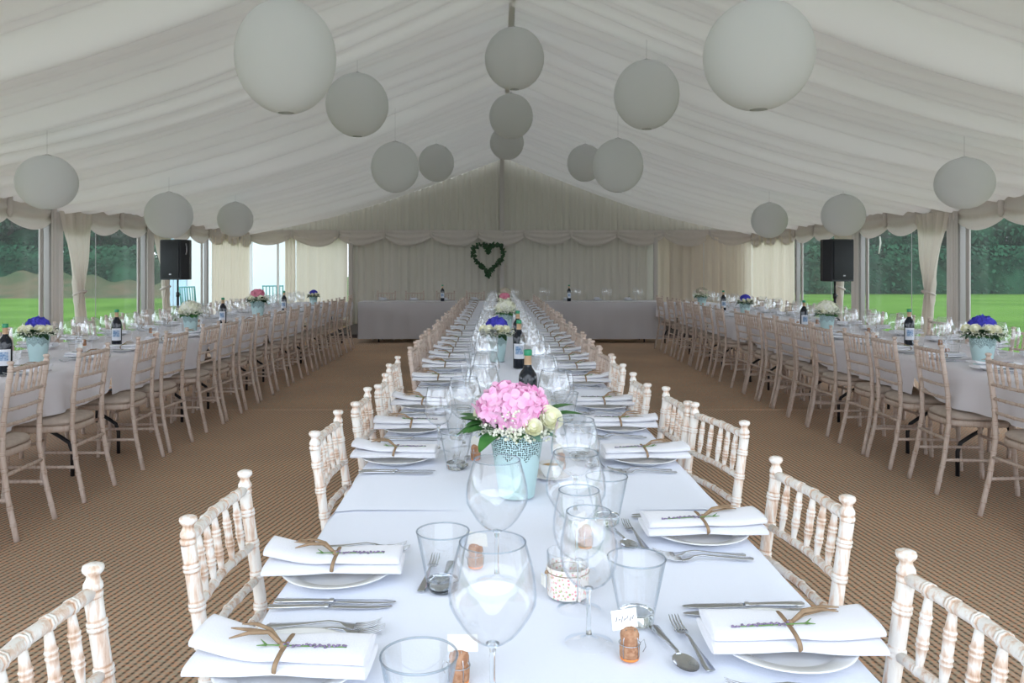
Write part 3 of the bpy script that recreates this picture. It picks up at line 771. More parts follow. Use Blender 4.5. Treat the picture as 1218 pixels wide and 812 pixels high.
def napkin_kit(seed, wide=1.0, fan=1.0):
    """length along x, outer end at -x; parts: raffia tie and lavender sprig"""
    rr = random.Random(seed)
    m = MB().mat(M['napkin'])
    def layer(z0, th, w0, yo, xo, fanz, fany, tilt):
        rs = []
        for i in range(29):
            t = i / 28; x = -.142 + .275 * t + xo
            pin = math.exp(-((t - .5) / .16) ** 2)
            w = w0 * (1 - .10 * pin) * (1 + .18 * max(0, .45 - t) * fan) ; h = th * (1 - .30 * pin) * (1 + .35 * max(0, .3 - t))
            fz = fanz * max(0, (.42 - t) / .42) ** 1.4; fy = fany * max(0, (.42 - t) / .42) ** 1.2
            ring = []
            for k in range(20):
                a = 2 * PI * k / 20; c, s = math.cos(a), math.sin(a)
                y = math.copysign(abs(c) ** .75, c) * w + yo + fy + .0015 * math.sin(9 * t + seed)
                z = math.copysign(abs(s) ** .8, s) * h * (1 - .25 * (y - yo) / w * tilt) + z0 + fz
                ring.append((x, y, z))
            rs.append(ring)
        m.rings(rs)
    w = .052 * wide
    layer(.0085, .0085, w, 0, 0, .0, 0, .2)
    layer(.0240, .0085, w * .90, .006, -.004, .010 * fan, .018 * fan, .5)
    own = m.mesh('napkin')
    r = MB().mat(M['raffia']); loop = []
    for k in range(25):
        a = 2 * PI * k / 24; c, s = math.cos(a), math.sin(a)
        loop.append((-.004 + .003 * math.sin(a), math.copysign(abs(c) ** .7, c) * w * .97 + .002, .0155 + math.copysign(abs(s) ** .8, s) * .0155))
    r.tube(loop, .0042, 6, sx=.9, sy=.35, cap=False)
    kx, ky, kz = -.004, -w * .15, .0325
    for q in range(3):
        dx, dy, hz = -.075 - .02 * rr.random(), rr.uniform(-.02, .05), rr.uniform(.006, .024)
        pts = [(kx, ky, kz), (kx + dx * .3, ky + dy * .2 + .01, kz + hz * .8), (kx + dx * .65, ky + dy * .6 + .005, kz + hz), (kx + dx, ky + dy, kz + hz * rr.uniform(.5, 1.3))]
        sm_ = []
        for a_ in range(3):
            for b_ in range(4): sm_.append(Vector(pts[a_]).lerp(Vector(pts[a_ + 1]), b_ / 4))
        sm_.append(Vector(pts[3])); r.tube(sm_, [.0030] * 9 + [.0026, .0022, .0018, .001], 6, sx=1, sy=.45)
    r.blob((kx, ky, kz), .006, 8, 5)
    l = MB().mat(M['stem']); ang = rr.uniform(-.25, .1)
    def lp(t, o=0): return (kx - .03 + .13 * t, ky - .004 + .13 * t * math.sin(ang) + o, kz + .0025 - .002 * t)
    l.tube([lp(t / 6) for t in range(7)], .0011, 5)
    for q in range(2): l.tube([lp(.05), (lp(.05)[0] - .012, lp(.05)[1] + .010 * (1 if q else -1), kz + .006)], [.0018, .0006], 5)
    b = MB().mat(M['lavender'])
    for q in range(30):
        t = .28 + .72 * q / 29; p = lp(t); sz = .0019 * (1.15 - .5 * abs(t - .6))
        b.blob((p[0] + rr.uniform(-.002, .002), p[1] + rr.uniform(-.0042, .0042) * (1.15 - t * .6), p[2] + rr.uniform(.0, .003)), sz, 5, 4, (1.5, .9, .8))
    return (own, [('raffia_tie', r.mesh('raffia_tie')), ('lavender_sprig', l.mesh('lavender_sprig'), [('lavender_heads', b.mesh('lavender_heads'))])]), (own, [('raffia_tie', r.mesh('raffia_tie'))])
NAPS = [napkin_kit(1, 1.0, 1.3), napkin_kit(2, 1.15, .5), napkin_kit(3, 1.05, .9), napkin_kit(4, 1.0, 1.6)]

def cork_kit():
    m = MB().mat(M['cork'])
    m.lathe([(.001, .004), (.0145, .004), (.016, .006), (.0165, .022), (.0135, .028), (.0135, .030), (.015, .034), (.0155, .040), (.013, .047), (.007, .0505), (.001, .051)], 18)
    t = MB().mat(M['corktip']); t.lathe([(.001, 0), (.0135, 0), (.0155, .002), (.0155, .0045), (.001, .0045)], 18)
    w = MB().mat(M['steel'])
    w.tube([(.0172 * math.cos(a), .0172 * math.sin(a), .026) for a in [2 * PI * k / 20 for k in range(21)]], .0007, 5, cap=False)
    for k in range(4):
        a = PI / 4 + k * PI / 2; c, s = math.cos(a), math.sin(a)
        w.tube([(.0165 * c, .0165 * s, .005), (.0178 * c, .0178 * s, .02), (.016 * c, .016 * s, .036), (.009 * c, .009 * s, .0505)], .0007, 5)
    w.tube([(.0172, 0, .026), (.024, .002, .030), (.027, .003, .018), (.022, .002, .010)], .0007, 5)
    c_ = MB().mat(M['card']); A = Matrix.Translation((-.004, .002, .048)) @ Matrix.Rotation(rad(20), 4, 'Z') @ Matrix.Rotation(rad(-12), 4, 'X')
    c_.box((-.026, -.0004, 0), (.020, .0004, .030), A)
    i_ = MB().mat(M['ink'])
    for q in range(7): i_.tube([A @ Vector((-.019 + .005 * q, -.001, .013 + .002 * math.sin(q * 2.1))), A @ Vector((-.016 + .005 * q, -.001, .018 + .002 * math.cos(q * 3.3)))], .0006, 4)
    return (m.mesh('cork'), [('cork_tip', t.mesh('cork_tip'), [], 'orange painted cork base'), ('wire_cage', w.mesh('wire_cage')), ('name_card', c_.mesh('name_card'), [('handwriting', i_.mesh('handwriting'))])])
CORK = cork_kit()

def bottle_kit(kind='red'):
    g = MB().mat(M['bottle'])
    g.lathe([(.001, .004), (.030, .004), (.036, 0), (.0375, .004), (.0375, .185), (.035, .203), (.027, .218), (.017, .232), (.0142, .245), (.0138, .285), (.0155, .287), (.0155, .296), (.001, .297)], 32)
    f = MB().mat(M['foil']); f.lathe([(.0147, .238), (.0145, .285), (.0163, .2865)], 24)
    c_ = MB().mat(M['green']); c_.lathe([(.0163, .280), (.0168, .284), (.0168, .300), (.0155, .303), (.001, .303)], 24)
    l = MB().mat(M['label']); l.grid(lambda i, j: (.0379 * math.cos(rad(-150) + rad(120) * i), .0379 * math.sin(rad(-150) + rad(120) * i), .06 + .095 * j), 20, 4)
    e = MB().mat(M['labelblue']); e.grid(lambda i, j: (.0383 * math.cos(rad(-128) + rad(76) * i), .0383 * math.sin(rad(-128) + rad(76) * i), .088 + .052 * j), 14, 4)
    return (g.mesh('wine_bottle'), [('foil_sleeve', f.mesh('foil_sleeve'), [], 'tan foil neck sleeve'), ('bottle_cap', c_.mesh('bottle_cap'), [], 'dark green cap'), ('paper_label', l.mesh('paper_label'), [('label_print', e.mesh('label_print'))])])
BOT = bottle_kit()

# ------------------------------------------------------------------ flowers
def floret(m, c, n, r, rr):
    n = Vector(n).normalized(); a = Vector((0, 0, 1)) if abs(n.z) < .9 else Vector((1, 0, 0)); u = n.cross(a).normalized(); v = n.cross(u)
    o = rr.uniform(0, 1.5)
    for k in range(4):
        t = o + k * PI / 2; d = u * math.cos(t) + v * math.sin(t); e = n.cross(d)
        cu = rr.uniform(-.05, .35)
        P = [c + n * .0, c + d * r * .45 + e * r * .48 + n * r * .12, c + d * r * .95 + e * r * .38 + n * r * cu, c + d * r * 1.12 + n * r * (cu + .05), c + d * r * .95 - e * r * .38 + n * r * cu, c + d * r * .45 - e * r * .48 + n * r * .12, c + d * r * .55 + n * r * .02]
        b = m.add(P)
        for q in range(6):
            m.face((b + 6, b + q, b + (q + 1) % 6))
def hydrangea(mat, c, R_, rr, n=90, sc=(1, 1, .75), fr=.02):
    m = MB().mat(mat); c = Vector(c)
    m.blob(c, R_ * .86, 16, 10, sc)
    for k in range(n):
        z = 1 - 1.55 * (k + .5) / n; a = k * 2.39996; q = math.sqrt(max(0, 1 - z * z))
        d = Vector((q * math.cos(a), q * math.sin(a), z)); p = Vector((d.x * sc[0], d.y * sc[1], d.z * sc[2])) * R_ * rr.uniform(.9, 1.04)
        dd = (d + Vector((rr.uniform(-.3, .3), rr.uniform(-.3, .3), rr.uniform(-.3, .3))))
        floret(m, c + p, dd, fr * rr.uniform(.85, 1.2), rr)
    return m.mesh('hydrangea_bloom')
def rose(mat, c, r, rr, tilt=(0, -.5, 1)):
    m = MB().mat(mat); c = Vector(c); q = Vector((0, 0, 1)).rotation_difference(Vector(tilt).normalized())
    m.blob(c, r * .55, 10, 6)
    k = 0
    for ring, (n, rr_, op) in enumerate(((3, .38, .05), (4, .6, .22), (5, .82, .5), (5, 1.0, .85))):
        for i in range(n):
            a0 = 2 * PI * i / n + ring * .7
            def f(u, v):
                a = a0 + (u - .5) * 2 * PI / n * 1.5
                rad_ = r * (.25 + (rr_ - .25) * math.sin(v * PI / 2) + op * .22 * v * v)
                z = r * (-.55 + 1.25 * v * (1 - .35 * op) - .25 * (2 * u - 1) ** 2 * v) 
                p = Vector((rad_ * math.cos(a), rad_ * math.sin(a), z)); p.rotate(q); return tuple(c + p)
            m.grid(f, 6, 5)
    return m.mesh('rose')
def leafshape(m, base, d, up, L, W, curl=.2):
    d = Vector(d).normalized(); up = Vector(up); s = d.cross(up).normalized(); n = s.cross(d)
    base = Vector(base)
    prof = [(0, .08), (.12, .62), (.32, 1), (.58, .98), (.82, .62), (.94, .3), (1, .03)]
    b = len(m.v)
    for t, w in prof:
        p = base + d * L * t - n * (-.0) + n * (-curl * L * t * t)
        m.add([p - s * W * w * .5 + n * W * .12 * w, p, p + s * W * w * .5 + n * W * .12 * w])
    for i in range(len(prof) - 1):
        a = b + i * 3; m.face((a, a + 1, a + 4, a + 3)); m.face((a + 1, a + 2, a + 5, a + 4))
def leaves(mat, specs, rr):
    m = MB().mat(mat)
    for (a, el, r0, z0, L, W) in specs:
        d = Vector((math.cos(a) * math.cos(el), math.sin(a) * math.cos(el), math.sin(el)))
        leafshape(m, (r0 * math.cos(a), r0 * math.sin(a), z0), d, (0, 0, 1), L, W, rr.uniform(.05, .45))
    return m.mesh('leaf_spray')
def gyp(centres, n, rr, rblob=.0032, mat='whitef'):
    m = MB().mat(M['stem'])
    pts = []
    for (cx, cy, cz, s) in centres:
        for k in range(n):
            p = (cx + rr.gauss(0, s), cy + rr.gauss(0, s), cz + rr.gauss(0, s * .7)); pts.append(p)
            if k % 2 == 0: m.tube([(cx * .7, cy * .7, cz - .03), p], .0005, 3)
    m.mat(M[mat])
    for p in pts: m.blob(p, rblob * rr.uniform(.7, 1.25), 6, 4)
    return m.mesh('gypsophila')
def pot_parts():
    H = .185; rb, rt = .048, .076
    def r_(z): return rb + (rt - rb) * z / H
    b = MB().mat(M['pot'])
    # solid lower wall with scalloped upper edge
    def f(i, j):
        a = 2 * PI * i; zt = .105 + .022 * abs(math.cos(a * 4)); z = .004 + (zt - .004) * j; r = r_(z)
        return (r * math.cos(a), r * math.sin(a), z)
    b.grid(f, 96, 8); b.lathe([(.001, .003), (rb - .001, .003), (rb, .006)], 32)
    l = MB().mat(M['lace'])
    def g(i, j):
        a = 2 * PI * i; z0 = .105 + .022 * abs(math.cos(a * 4)); zt = H - .006 * abs(math.sin(a * 9)); z = z0 + (zt - z0) * j; r = r_(z) + .0004
        return (r * math.cos(a), r * math.sin(a), z)
    l.grid(g, 144, 8)
    s = MB().mat(M['soil']); s.lathe([(r_(.01) - .006, .01), (r_(.17) - .006, .17), (.001, .172)], 24)
    return [('pot', b.mesh('pot'), [('lace_rim', l.mesh('lace_rim'))]), ('pot_liner', s.mesh('pot_liner'))]
POT = pot_parts()
def arrangement(main, seed, roses, far=False):
    rr = random.Random(seed); ps = list(POT)
    if main in ('pink', 'blue', 'dpink', 'whitef', 'dry'):
        fr = {'pink': .023, 'blue': .017, 'dpink': .018, 'whitef': .016, 'dry': .015}[main]
        Rm = {'pink': .09, 'blue': .064, 'dpink': .062, 'whitef': .098, 'dry': .09}[main]
        zc = {'pink': .245, 'blue': .250, 'dpink': .255, 'whitef': .245, 'dry': .26}[main]
        xo = -.012 if main == 'pink' else 0
        ps.append(('hydrangea_bloom', hydrangea(M[main], (xo, -.005, zc), Rm, rr, 130 if not far else 90, (1, .95, .68), fr)))
    for (x, y, z, r, mt) in roses: ps.append(('rose', rose(M[mt], (x, y, z), r, rr, (x * 5, -.8, .7))))
    sp = [(rr.uniform(0, 2 * PI), rr.uniform(-.1, .8), .05, .185, rr.uniform(.045, .075), rr.uniform(.03, .045)) for _ in range(24)]
    if main == 'pink': sp += [(rad(185), .25, .07, .20, .085, .065), (rad(205), .15, .08, .195, .08, .06), (rad(196), .45, .06, .20, .08, .06), (rad(225), -.2, .08, .185, .07, .05), (rad(165), .5, .07, .19, .10, .06), (rad(178), .05, .085, .195, .085, .065), (rad(215), .4, .075, .19, .08, .06), (rad(190), .7, .07, .19, .09, .06), (rad(15), .55, .07, .22, .10, .045), (rad(355), .3, .08, .22, .10, .05)]
    ps.append(('leaf_spray', leaves(M['leaf'], sp, rr)))
    sp = [(rr.uniform(0, 2 * PI), rr.uniform(-.35, .3), .06, .185, rr.uniform(.04, .07), rr.uniform(.028, .04)) for _ in range(12)]
    ps.append(('leaf_spray', leaves(M['leaf_grey'], sp, rr)))
    if main != 'pink':
        sp = [(rr.uniform(0, 2 * PI), rr.uniform(-.3, .7), .06, .19, rr.uniform(.05, .085), rr.uniform(.03, .045)) for _ in range(34)]
        ps.append(('leaf_spray', leaves(M['leaf_dark' if seed % 2 == 0 else 'leaf'], sp, rr)))
    cs = [(.085 * math.cos(a), .085 * math.sin(a), .190, .012) for a in (-2.6, -2.2, -1.8, -1.4, -1.0, -.6, -.2)]
    for k in range(20):
        a = 2 * PI * (k + rr.uniform(0, .8)) / 20; q = rr.uniform(.07, .105); cs.append((q * math.cos(a), q * math.sin(a), rr.uniform(.192, .232), .015))
    if main == 'blue': cs += [(.11 * math.cos(a), .06 * math.sin(a) - .03, .20, .02) for a in [.2, .5, .9, -.3, -.6, 2.6, 3.3]]
    ps.append(('gypsophila', gyp(cs, (30 if main == 'pink' else 9) if not far else 8, rr, .0040 if not far else .0055)))
    return (None, ps)
A_pink = arrangement('pink', 1, [(.088, -.05, .225, .031, 'cream'), (.040, -.088, .208, .023, 'cream'), (-.092, .03, .225, .025, 'cream')])
A_blue = arrangement('blue', 2, [(-.05, -.07, .222, .03, 'cream'), (.012, -.08, .224, .03, 'cream'), (.055, -.06, .222, .027, 'cream'), (-.09, -.02, .22, .026, 'cream')])
A_white = arrangement('whitef', 3, [(-.06, -.07, .215, .026, 'cream')], True)
A_dpink = arrangement('dpink', 4, [(-.05, -.06, .215, .026, 'cream'), (.05, -.06, .215, .026, 'cream')], True)
A_dry = arrangement('dry', 5, [(-.05, -.06, .215, .024, 'whitef'), (.06, -.05, .215, .024, 'whitef')], True)
def flower(kit, x, y, label, group='flower arrangements in pale blue lace pots', rz=0, s=1.0):
    place('flower_arrangement', kit, label, 'flowers', (x, y, .7465), rz, group, (s, s, s))
flower(A_pink, .055, 2.20, 'big pink hydrangea with cream roses in pale blue lace-edged pot', rz=0)
flower(A_blue, 0.0, 5.35, 'deep blue hydrangea with cream roses and gypsophila, middle of centre table')
flower(A_white, .09, 7.9, 'round white blossom arrangement behind the blue one on centre table')
flower(A_dpink, .10, 10.3, 'small pink bloom arrangement behind the white one on centre table')
flower(A_dry, .13, 12.3, 'dusky beige arrangement farthest away on the centre table')
flower(A_blue, -3.09, 5.35, 'blue hydrangea with cream roses on the left table next to wine bottle', rz=.5)
flower(A_white, -2.93, 7.6, 'creamy white arrangement in pale pot on left table below the speaker')
flower(A_dpink, -2.98, 9.9, 'pink topped arrangement on the left table before the curtained bay', s=1.2)
flower(A_blue, -2.98, 12.9, 'violet blue arrangement at the far end of the left table', rz=1.4, s=.9)
flower(A_blue, 3.13, 5.12, 'blue hydrangea with cream roses on the right table, closest to camera', rz=-.3, s=1.08)
flower(A_white, 3.2, 7.7, 'white blossom arrangement on the right table below the speaker')
flower(A_blue, 3.2, 10.25, 'blue arrangement in middle distance on the right table', rz=.9, s=.95)
flower(A_dry, 3.2, 12.4, 'pale dusky arrangement at far end of the right table')

# ------------------------------------------------------------------ table settings
ZT = .7465
CL = [1.24, 1.635, 2.6, 3.07, 3.58, 4.35, 4.92, 5.4, 5.8, 6.2, 6.62, 7.2, 7.9, 8.6, 9.2, 9.8, 10.4, 11, 11.6, 12.2, 12.9, 13.6]
CR = [1.318, 1.873, 2.6, 3.1, 3.58, 4.3, 4.85, 5.3, 5.75, 6.2, 6.65, 7.1, 7.6, 8.1, 8.7, 9.3, 9.9, 10.4, 11, 11.6, 12.3, 13, 13.6]
K = random.Random(99)
def setting(px, py, face, where, k, grp, detail, tname):
    """face +1: diner on the -X side. where: phrase naming the place"""
    at = 'at the %s place %s' % (ORD[k], where)
    place('dinner_plate', PLATE, 'white china plate %s' % at, 'plate', (px, py, ZT), K.uniform(0, 6), 'plates ' + grp)
    nk = NAPS[K.randrange(4)] if k > 2 else (NAPS[0] if face > 0 else NAPS[1])
    rz = (0 if face > 0 else PI) + K.uniform(-.08, .08)
    mir = (1, 1, 1) if face > 0 else (1, -1, 1)
    place('napkin', nk[0] if py < 7 else nk[1], 'raffia-tied white napkin %s' % at, 'napkin', (px - face * .0, py - .012, ZT + .0205), rz, 'napkins ' + grp, mir)
    def cut(kit, nm, cat, dx, dy, a, what):
        place(nm, kit, '%s %s' % (what, at), cat, (px + face * dx, py + dy, ZT), a + K.uniform(-.04, .04), 'cutlery ' + grp)
    pf = rad(-90) if face > 0 else rad(90)
    if detail >= 2:
        cut(KNIFE, 'table_knife', 'knife', .02, -.135 * face, pf, 'outer knife')
        cut(KNIFE, 'table_knife', 'knife', .015, -.158 * face if k else -.165 * face, pf, 'outermost knife')
        cut(FORK, 'dinner_fork', 'fork', .03, .130 * face, pf, 'inner fork')
        cut(FORK, 'dinner_fork', 'fork', .02, .156 * face, pf, 'outer fork')
    elif detail == 1:
        cut(KNIFE, 'table_knife', 'knife', .02, -.135 * face, pf, 'knife')
        cut(FORK, 'dinner_fork', 'fork', .02, .135 * face, pf, 'fork')
def glasses(list_, where, grp):
    for (kind, x, y, k) in list_:
        at = 'by the %s place %s' % (ORD[k], where)
        if kind == 'b': place('wine_glass', BIG if y < 4.2 else BIGF, 'large balloon wine glass %s' % at, 'wine glass', (x, y, ZT), 0, 'wine glasses ' + grp)
        if kind == 's': place('wine_glass', SML if y < 4.2 else SMLF, 'smaller tulip wine glass %s' % at, 'wine glass', (x, y, ZT), 0, 'wine glasses ' + grp)
        if kind == 't': place('tumbler', TUM if y < 4.2 else TUMF, 'clear thick-based water tumbler %s' % at, 'tumbler', (x, y, ZT), 0, 'tumblers ' + grp)
WL, WR = 'on left side of centre table', 'on right side of centre table'
for k, y in enumerate(CL): setting(-.325 if k < 5 else -.315, y, 1, WL, k, 'on the centre table', 2 if k < 6 else (1 if k < 12 else 0), 'centre')
for k, y in enumerate(CR): setting(.475, y, -1, WR, k, 'on the centre table', 2 if k < 6 else (1 if k < 12 else 0), 'centre')
GL = [('b', -.006, 1.12, 0), ('t', -.104, 1.06, 0), ('b', 0.0, 1.6, 1), ('t', -.106, 1.56, 1), ('t', -.128, 2.50, 2), ('b', -.115, 2.78, 2), ('s', -.20, 2.72, 2)]
GR = [('s', .155, 1.34, 0), ('t', .249, 1.417, 0), ('s', .152, 1.47, 1), ('b', .165, 1.66, 1), ('t', .272, 1.97, 1), ('b', .20, 2.02, 2), ('s', .168, 2.28, 2), ('t', .27, 2.62, 2)]
for k in range(3, len(CL)):
    y = CL[k]; GL += [('b', -.055 + K.uniform(-.02, .02), y + .05, k), ('s', -.10 + K.uniform(-.02, .02), y + .19, k), ('t', -.145, y - .13, k)]
for k in range(3, len(CR)):
    y = CR[k]; GR += [('b', .215 + K.uniform(-.02, .02), y - .1, k), ('s', .25 + K.uniform(-.02, .02), y + .05, k), ('t', .285, y + .18, k)]
FL = [(0.0, 5.35), (.09, 7.9), (.10, 10.3), (.13, 12.3), (.055, 2.2)]
def clear(q): return all(math.hypot(q[1] - a, q[2] - b) > .145 for a, b in FL)
GL = [g for g in GL if clear(g)]; GR = [g for g in GR if clear(g)]
glasses(GL, WL, 'on the centre table'); glasses(GR, WR, 'on the centre table')
# dessert cutlery between plates and glasses
for (x, y, face, k, wh) in ((.325, 1.36, -1, 0, WR), (.325, 1.90, -1, 1, WR), (-.14, 1.665, 1, 1, WL), (-.14, 2.62, 1, 2, WL), (.325, 2.62, -1, 2, WR), (-.14, 3.1, 1, 3, WL), (.325, 3.13, -1, 3, WR)):
    at = 'at the %s place %s' % (ORD[k], wh)
    place('dessert_fork', FORK, 'dessert fork laid lengthways %s' % at, 'fork', (x, y - .03, ZT), rad(6 if face < 0 else -5), 'dessert cutlery', (.9, .9, .9))
    place('dessert_spoon', SPOON, 'dessert spoon laid lengthways %s' % at, 'spoon', (x - .035 * (-face if face < 0 else -1), y - .05, ZT), rad(180 + 10 if face < 0 else 175), 'dessert cutlery')
# corks with name cards
for (x, y, rz, k, wh) in ((.215, 1.287, 0, 0, WR), (-.045, 1.68, 2.4, 1, WL), (-.058, 1.215, 2.8, 0, WL), (.20, 1.80, .6, 1, WR), (-.07, 2.62, 2, 2, WL), (.20, 2.50, .4, 2, WR), (-.08, 3.42, 2, 4, WL), (.22, 3.35, .4, 3, WR)):
    place('place_card_cork', CORK, 'champagne cork holding a name card by the %s place %s' % (ORD[k], wh), 'cork', (x, y, ZT), rz, 'cork place-card holders')
# tealight jar wrapped in floral cloth
g = MB().mat(M['tumbler']); g.lathe([(.001, 0), (.036, 0), (.038, .003), (.0405, .085), (.0395, .0865), (.0385, .085), (.036, .006), (.001, .006)], 40)
w = MB().mat(M['floral']); w.lathe([(.0388, .004), (.0392, .008), (.0407, .058), (.0405, .060)], 48)
w2 = MB().mat(M['raffia']); w2.tube([(.0412 * math.cos(a), .0412 * math.sin(a), .05) for a in [2 * PI * q / 24 for q in range(25)]], .0009, 5, cap=False); w2.blob((-.044, .0, .05), .004, 6, 4)
tg = MB().mat(M['card']); tg.box((-.052, -.012, .026), (-.0505, .008, .047))
w3 = MB().mat(M['card']); w3.lathe([(.001, .007), (.019, .007), (.019, .024), (.001, .022)], 20)
JAR = (g.mesh('tealight_jar'), [('floral_wrap', w.mesh('floral_wrap'), [], 'white fabric printed with small pink and green flowers'), ('string', w2.mesh('string'), [('gift_tag', tg.mesh('gift_tag'))]), ('tealight', w3.mesh('tealight'))])
place('tealight_jar', JAR, 'glass jar wrapped in pink floral cloth behind the small wine glass', 'candle jar', (.137, 1.535, ZT), .3)
# butter dish on a saucer
s_ = MB().mat(M['china']); s_.lathe([(.001, .002), (.03, .002), (.032, 0), (.04, .001), (.062, .009), (.063, .0105), (.060, .010), (.038, .004), (.001, .004)], 40)
place('saucer', (s_.mesh('saucer'), []), 'small white saucer under the bowl right of the pink flowers', 'saucer', (.165, 2.40, ZT))
b_ = MB().mat(M['china']); b_.lathe([(.001, .003), (.022, 0), (.024, .002), (.034, .02), (.038, .040), (.0365, .041), (.032, .022), (.001, .014)], 36)
bt = MB().mat(M['candle']); bt.lathe([(.001, .034), (.02, .035), (.033, .031), (.030, .024)], 24)
place('small_bowl', (b_.mesh('small_bowl'), [('butter', bt.mesh('butter'), [], 'brownish yellow filling')]), 'small white bowl of yellow butter on a saucer beside flower pot', 'bowl', (.165, 2.40, ZT + .0035))

# side tables
GRPS = {'left': 'on the left table', 'right': 'on the right table'}
for sd, xin, xout, fin, rows in (('left', -2.82, -3.55, -1, (SL, SLo)), ('right', 3.06, 3.80, 1, (SR, SRo))):
    fl = [(-3.09, 5.35), (-2.93, 7.6), (-2.98, 9.9), (-2.98, 12.9), (-3.0, 4.67), (-3.0, 6.27), (-3.0, 8.7), (-3.0, 11.2), (3.13, 5.12), (3.2, 7.7), (3.2, 10.25), (3.2, 12.4), (3.1, 8.0), (3.2, 6.3)]
    for ri, row in enumerate(rows):
        inner = ri == 0
        wh = ('on aisle side of the %s table' if inner else 'on window side of the %s table') % sd
        px = xin if inner else xout
        # diner of inner row sits towards the aisle
        face = (-1 if sd == 'left' else 1) if inner else (1 if sd == 'left' else -1)
        gl = []
        for k, y in enumerate(row):
            setting(px, y, face, wh, k, GRPS[sd], 1 if (inner and y < 7) else 0, sd)
            gx = px + face * .24
            gl += [('b', gx + face * .04 + K.uniform(-.02, .02), y + .06, k), ('s', gx, y - .06, k), ('t', px + face * .17, y + .17, k)]
        gl = [q for q in gl if all(math.hypot(q[1] - a, q[2] - b) > .14 for a, b in fl)]
        glasses(gl, wh, GRPS[sd])
        for k, y in enumerate(row):
            if k % 2 == 1 and y < 9.5 and all(math.hypot(px + face * .2 - a, y + .29 - b) > .14 for a, b in fl):
                place('place_card_cork', CORK, 'cork place-card holder by the %s place %s' % (ORD[k], wh), 'cork', (px + face * .2, y + .29, ZT), K.uniform(0, 6), 'cork place-card holders')
# head table
for k in range(9):
    x = -2.15 + .58 * k
    place('dinner_plate', PLATE, 'white plate at the %s place from left on the head table' % ORD[k], 'plate', (x, 15.08, .7545), 0, 'head table plates')
    place('napkin', NAPS[k % 4][1], 'white napkin at the %s place from left on the head table' % ORD[k], 'napkin', (x, 15.08, .775), rad(90), 'head table napkins')
    if k > 3:
        place('wine_glass', BIGF, 'large wine glass at the %s place from left on the head table' % ORD[k], 'wine glass', (x + .1, 14.85, .7545), 0, 'head table glasses')
        place('wine_glass', SMLF, 'small wine glass at the %s place from left on the head table' % ORD[k], 'wine glass', (x + .2, 14.88, .7545), 0, 'head table glasses')
def bottle(x, y, label, z=ZT, rz=0): place('wine_bottle', BOT, label, 'wine bottle', (x, y, z), rz, 'wine bottles')
bottle(-2.89, 4.67, 'dark wine bottle at left edge of picture on the left table', rz=.3)
bottle(-3.0, 6.27, 'dark wine bottle on left table between blue and white flowers', rz=.3)
bottle(-3.0, 8.7, 'dark green wine bottle on left table between white and pink flowers')
bottle(-3.0, 11.2, 'slim dark wine bottle on the left table near the white doorway')
bottle(.14, 5.02, 'dark wine bottle with white and blue label beside the blue flowers')
bottle(.125, 3.2, 'wine bottle with green cap rising behind the pink hydrangea')
bottle(.16, 6.1, 'dark wine bottle partly hidden behind the labelled bottle', rz=1)
bottle(3.1, 8.02, 'dark wine bottle on right table beside the white flowers')
bottle(3.28, 6.32, 'dark wine bottle on right table between blue and white flowers', rz=-.3)
bottle(3.25, 11.4, 'dark wine bottle far down the right table by the blue flowers')
bottle(-1.01, 14.75, 'dark wine bottle on the head table left of the heart wreath', .7545)
bottle(1.34, 14.75, 'dark wine bottle on the head table right of the heart wreath', .7545)

# ------------------------------------------------------------------ lanterns
def lantern_kit(ribbed=True):
    m = MB().mat(M['lantern']); prof = []
    n = 44
    for i in range(n * 2 + 1):
        t = i / (2 * n); a = -PI / 2 + .16 + (PI - .32) * t
        r = .3 * math.cos(a) * (1 - (.008 if i % 2 else 0)); prof.append((max(r, .001), .3 * math.sin(a)))
    m.lathe(prof, 40)
    w = MB().mat(M['pole'])
    w.tube([(.047 * math.cos(t), .047 * math.sin(t), .296) for t in [2 * PI * q / 16 for q in range(17)]], .003, 5, cap=False)
    w.tube([(-.047, 0, .296), (0, 0, .315), (.047, 0, .296)], .002, 5)
    return m.mesh('lantern_shade'), w.mesh('wire_frame')
LS, LWIRE = lantern_kit()
lan = [(340, 68, 4.8, .6, 1.14, 'large lantern, upper left, biggest of the left row'), (902, 66, 4.42, .6, 1.02, 'large lantern, upper right, biggest of the right row'),
       (425, 125, 7.66, .6, 1.02, 'lantern just behind the biggest left one'), (769, 113, 7.36, .6, 1.07, 'lantern just behind the biggest right one'),
       (612, 70, 8.05, .6, 1.05, 'ribbed lantern hanging under the ridge, closest of three'), (608, 138.5, 10.9, .6, 1.03, 'ribbed lantern under the ridge, middle of three'),
       (603, 170, 14.0, .6, 1, 'ribbed lantern under the ridge, farthest of three'), (470, 199, 9.95, .6, 1.06, 'lantern third along the left row, overlapping a farther one'),
       (519, 194, 13.3, .6, 1.04, 'farthest small lantern of the left row'), (696, 194, 13.3, .6, 1.04, 'farthest small lantern of the right row'),
       (735, 197, 9.4, .6, 1.06, 'lantern third along the right row, overlapping a farther one'), (56, 217, 6.95, .5, .95, 'lantern low near the left wall, closest to camera'),
       (201, 256, 10.0, .58, 1, 'lantern low near the left wall, second back'), (280, 261, 13.0, .57, 1, 'lantern low near the left wall, farthest back'),
       (915, 262, 12.8, .57, 1, 'lantern low near the right wall, farthest back'), (1003, 256, 10.8, .57, 1, 'lantern low near the right wall, second back'),
       (1147, 218, 7.3, .5, .95, 'lantern low near the right wall, closest to camera')]
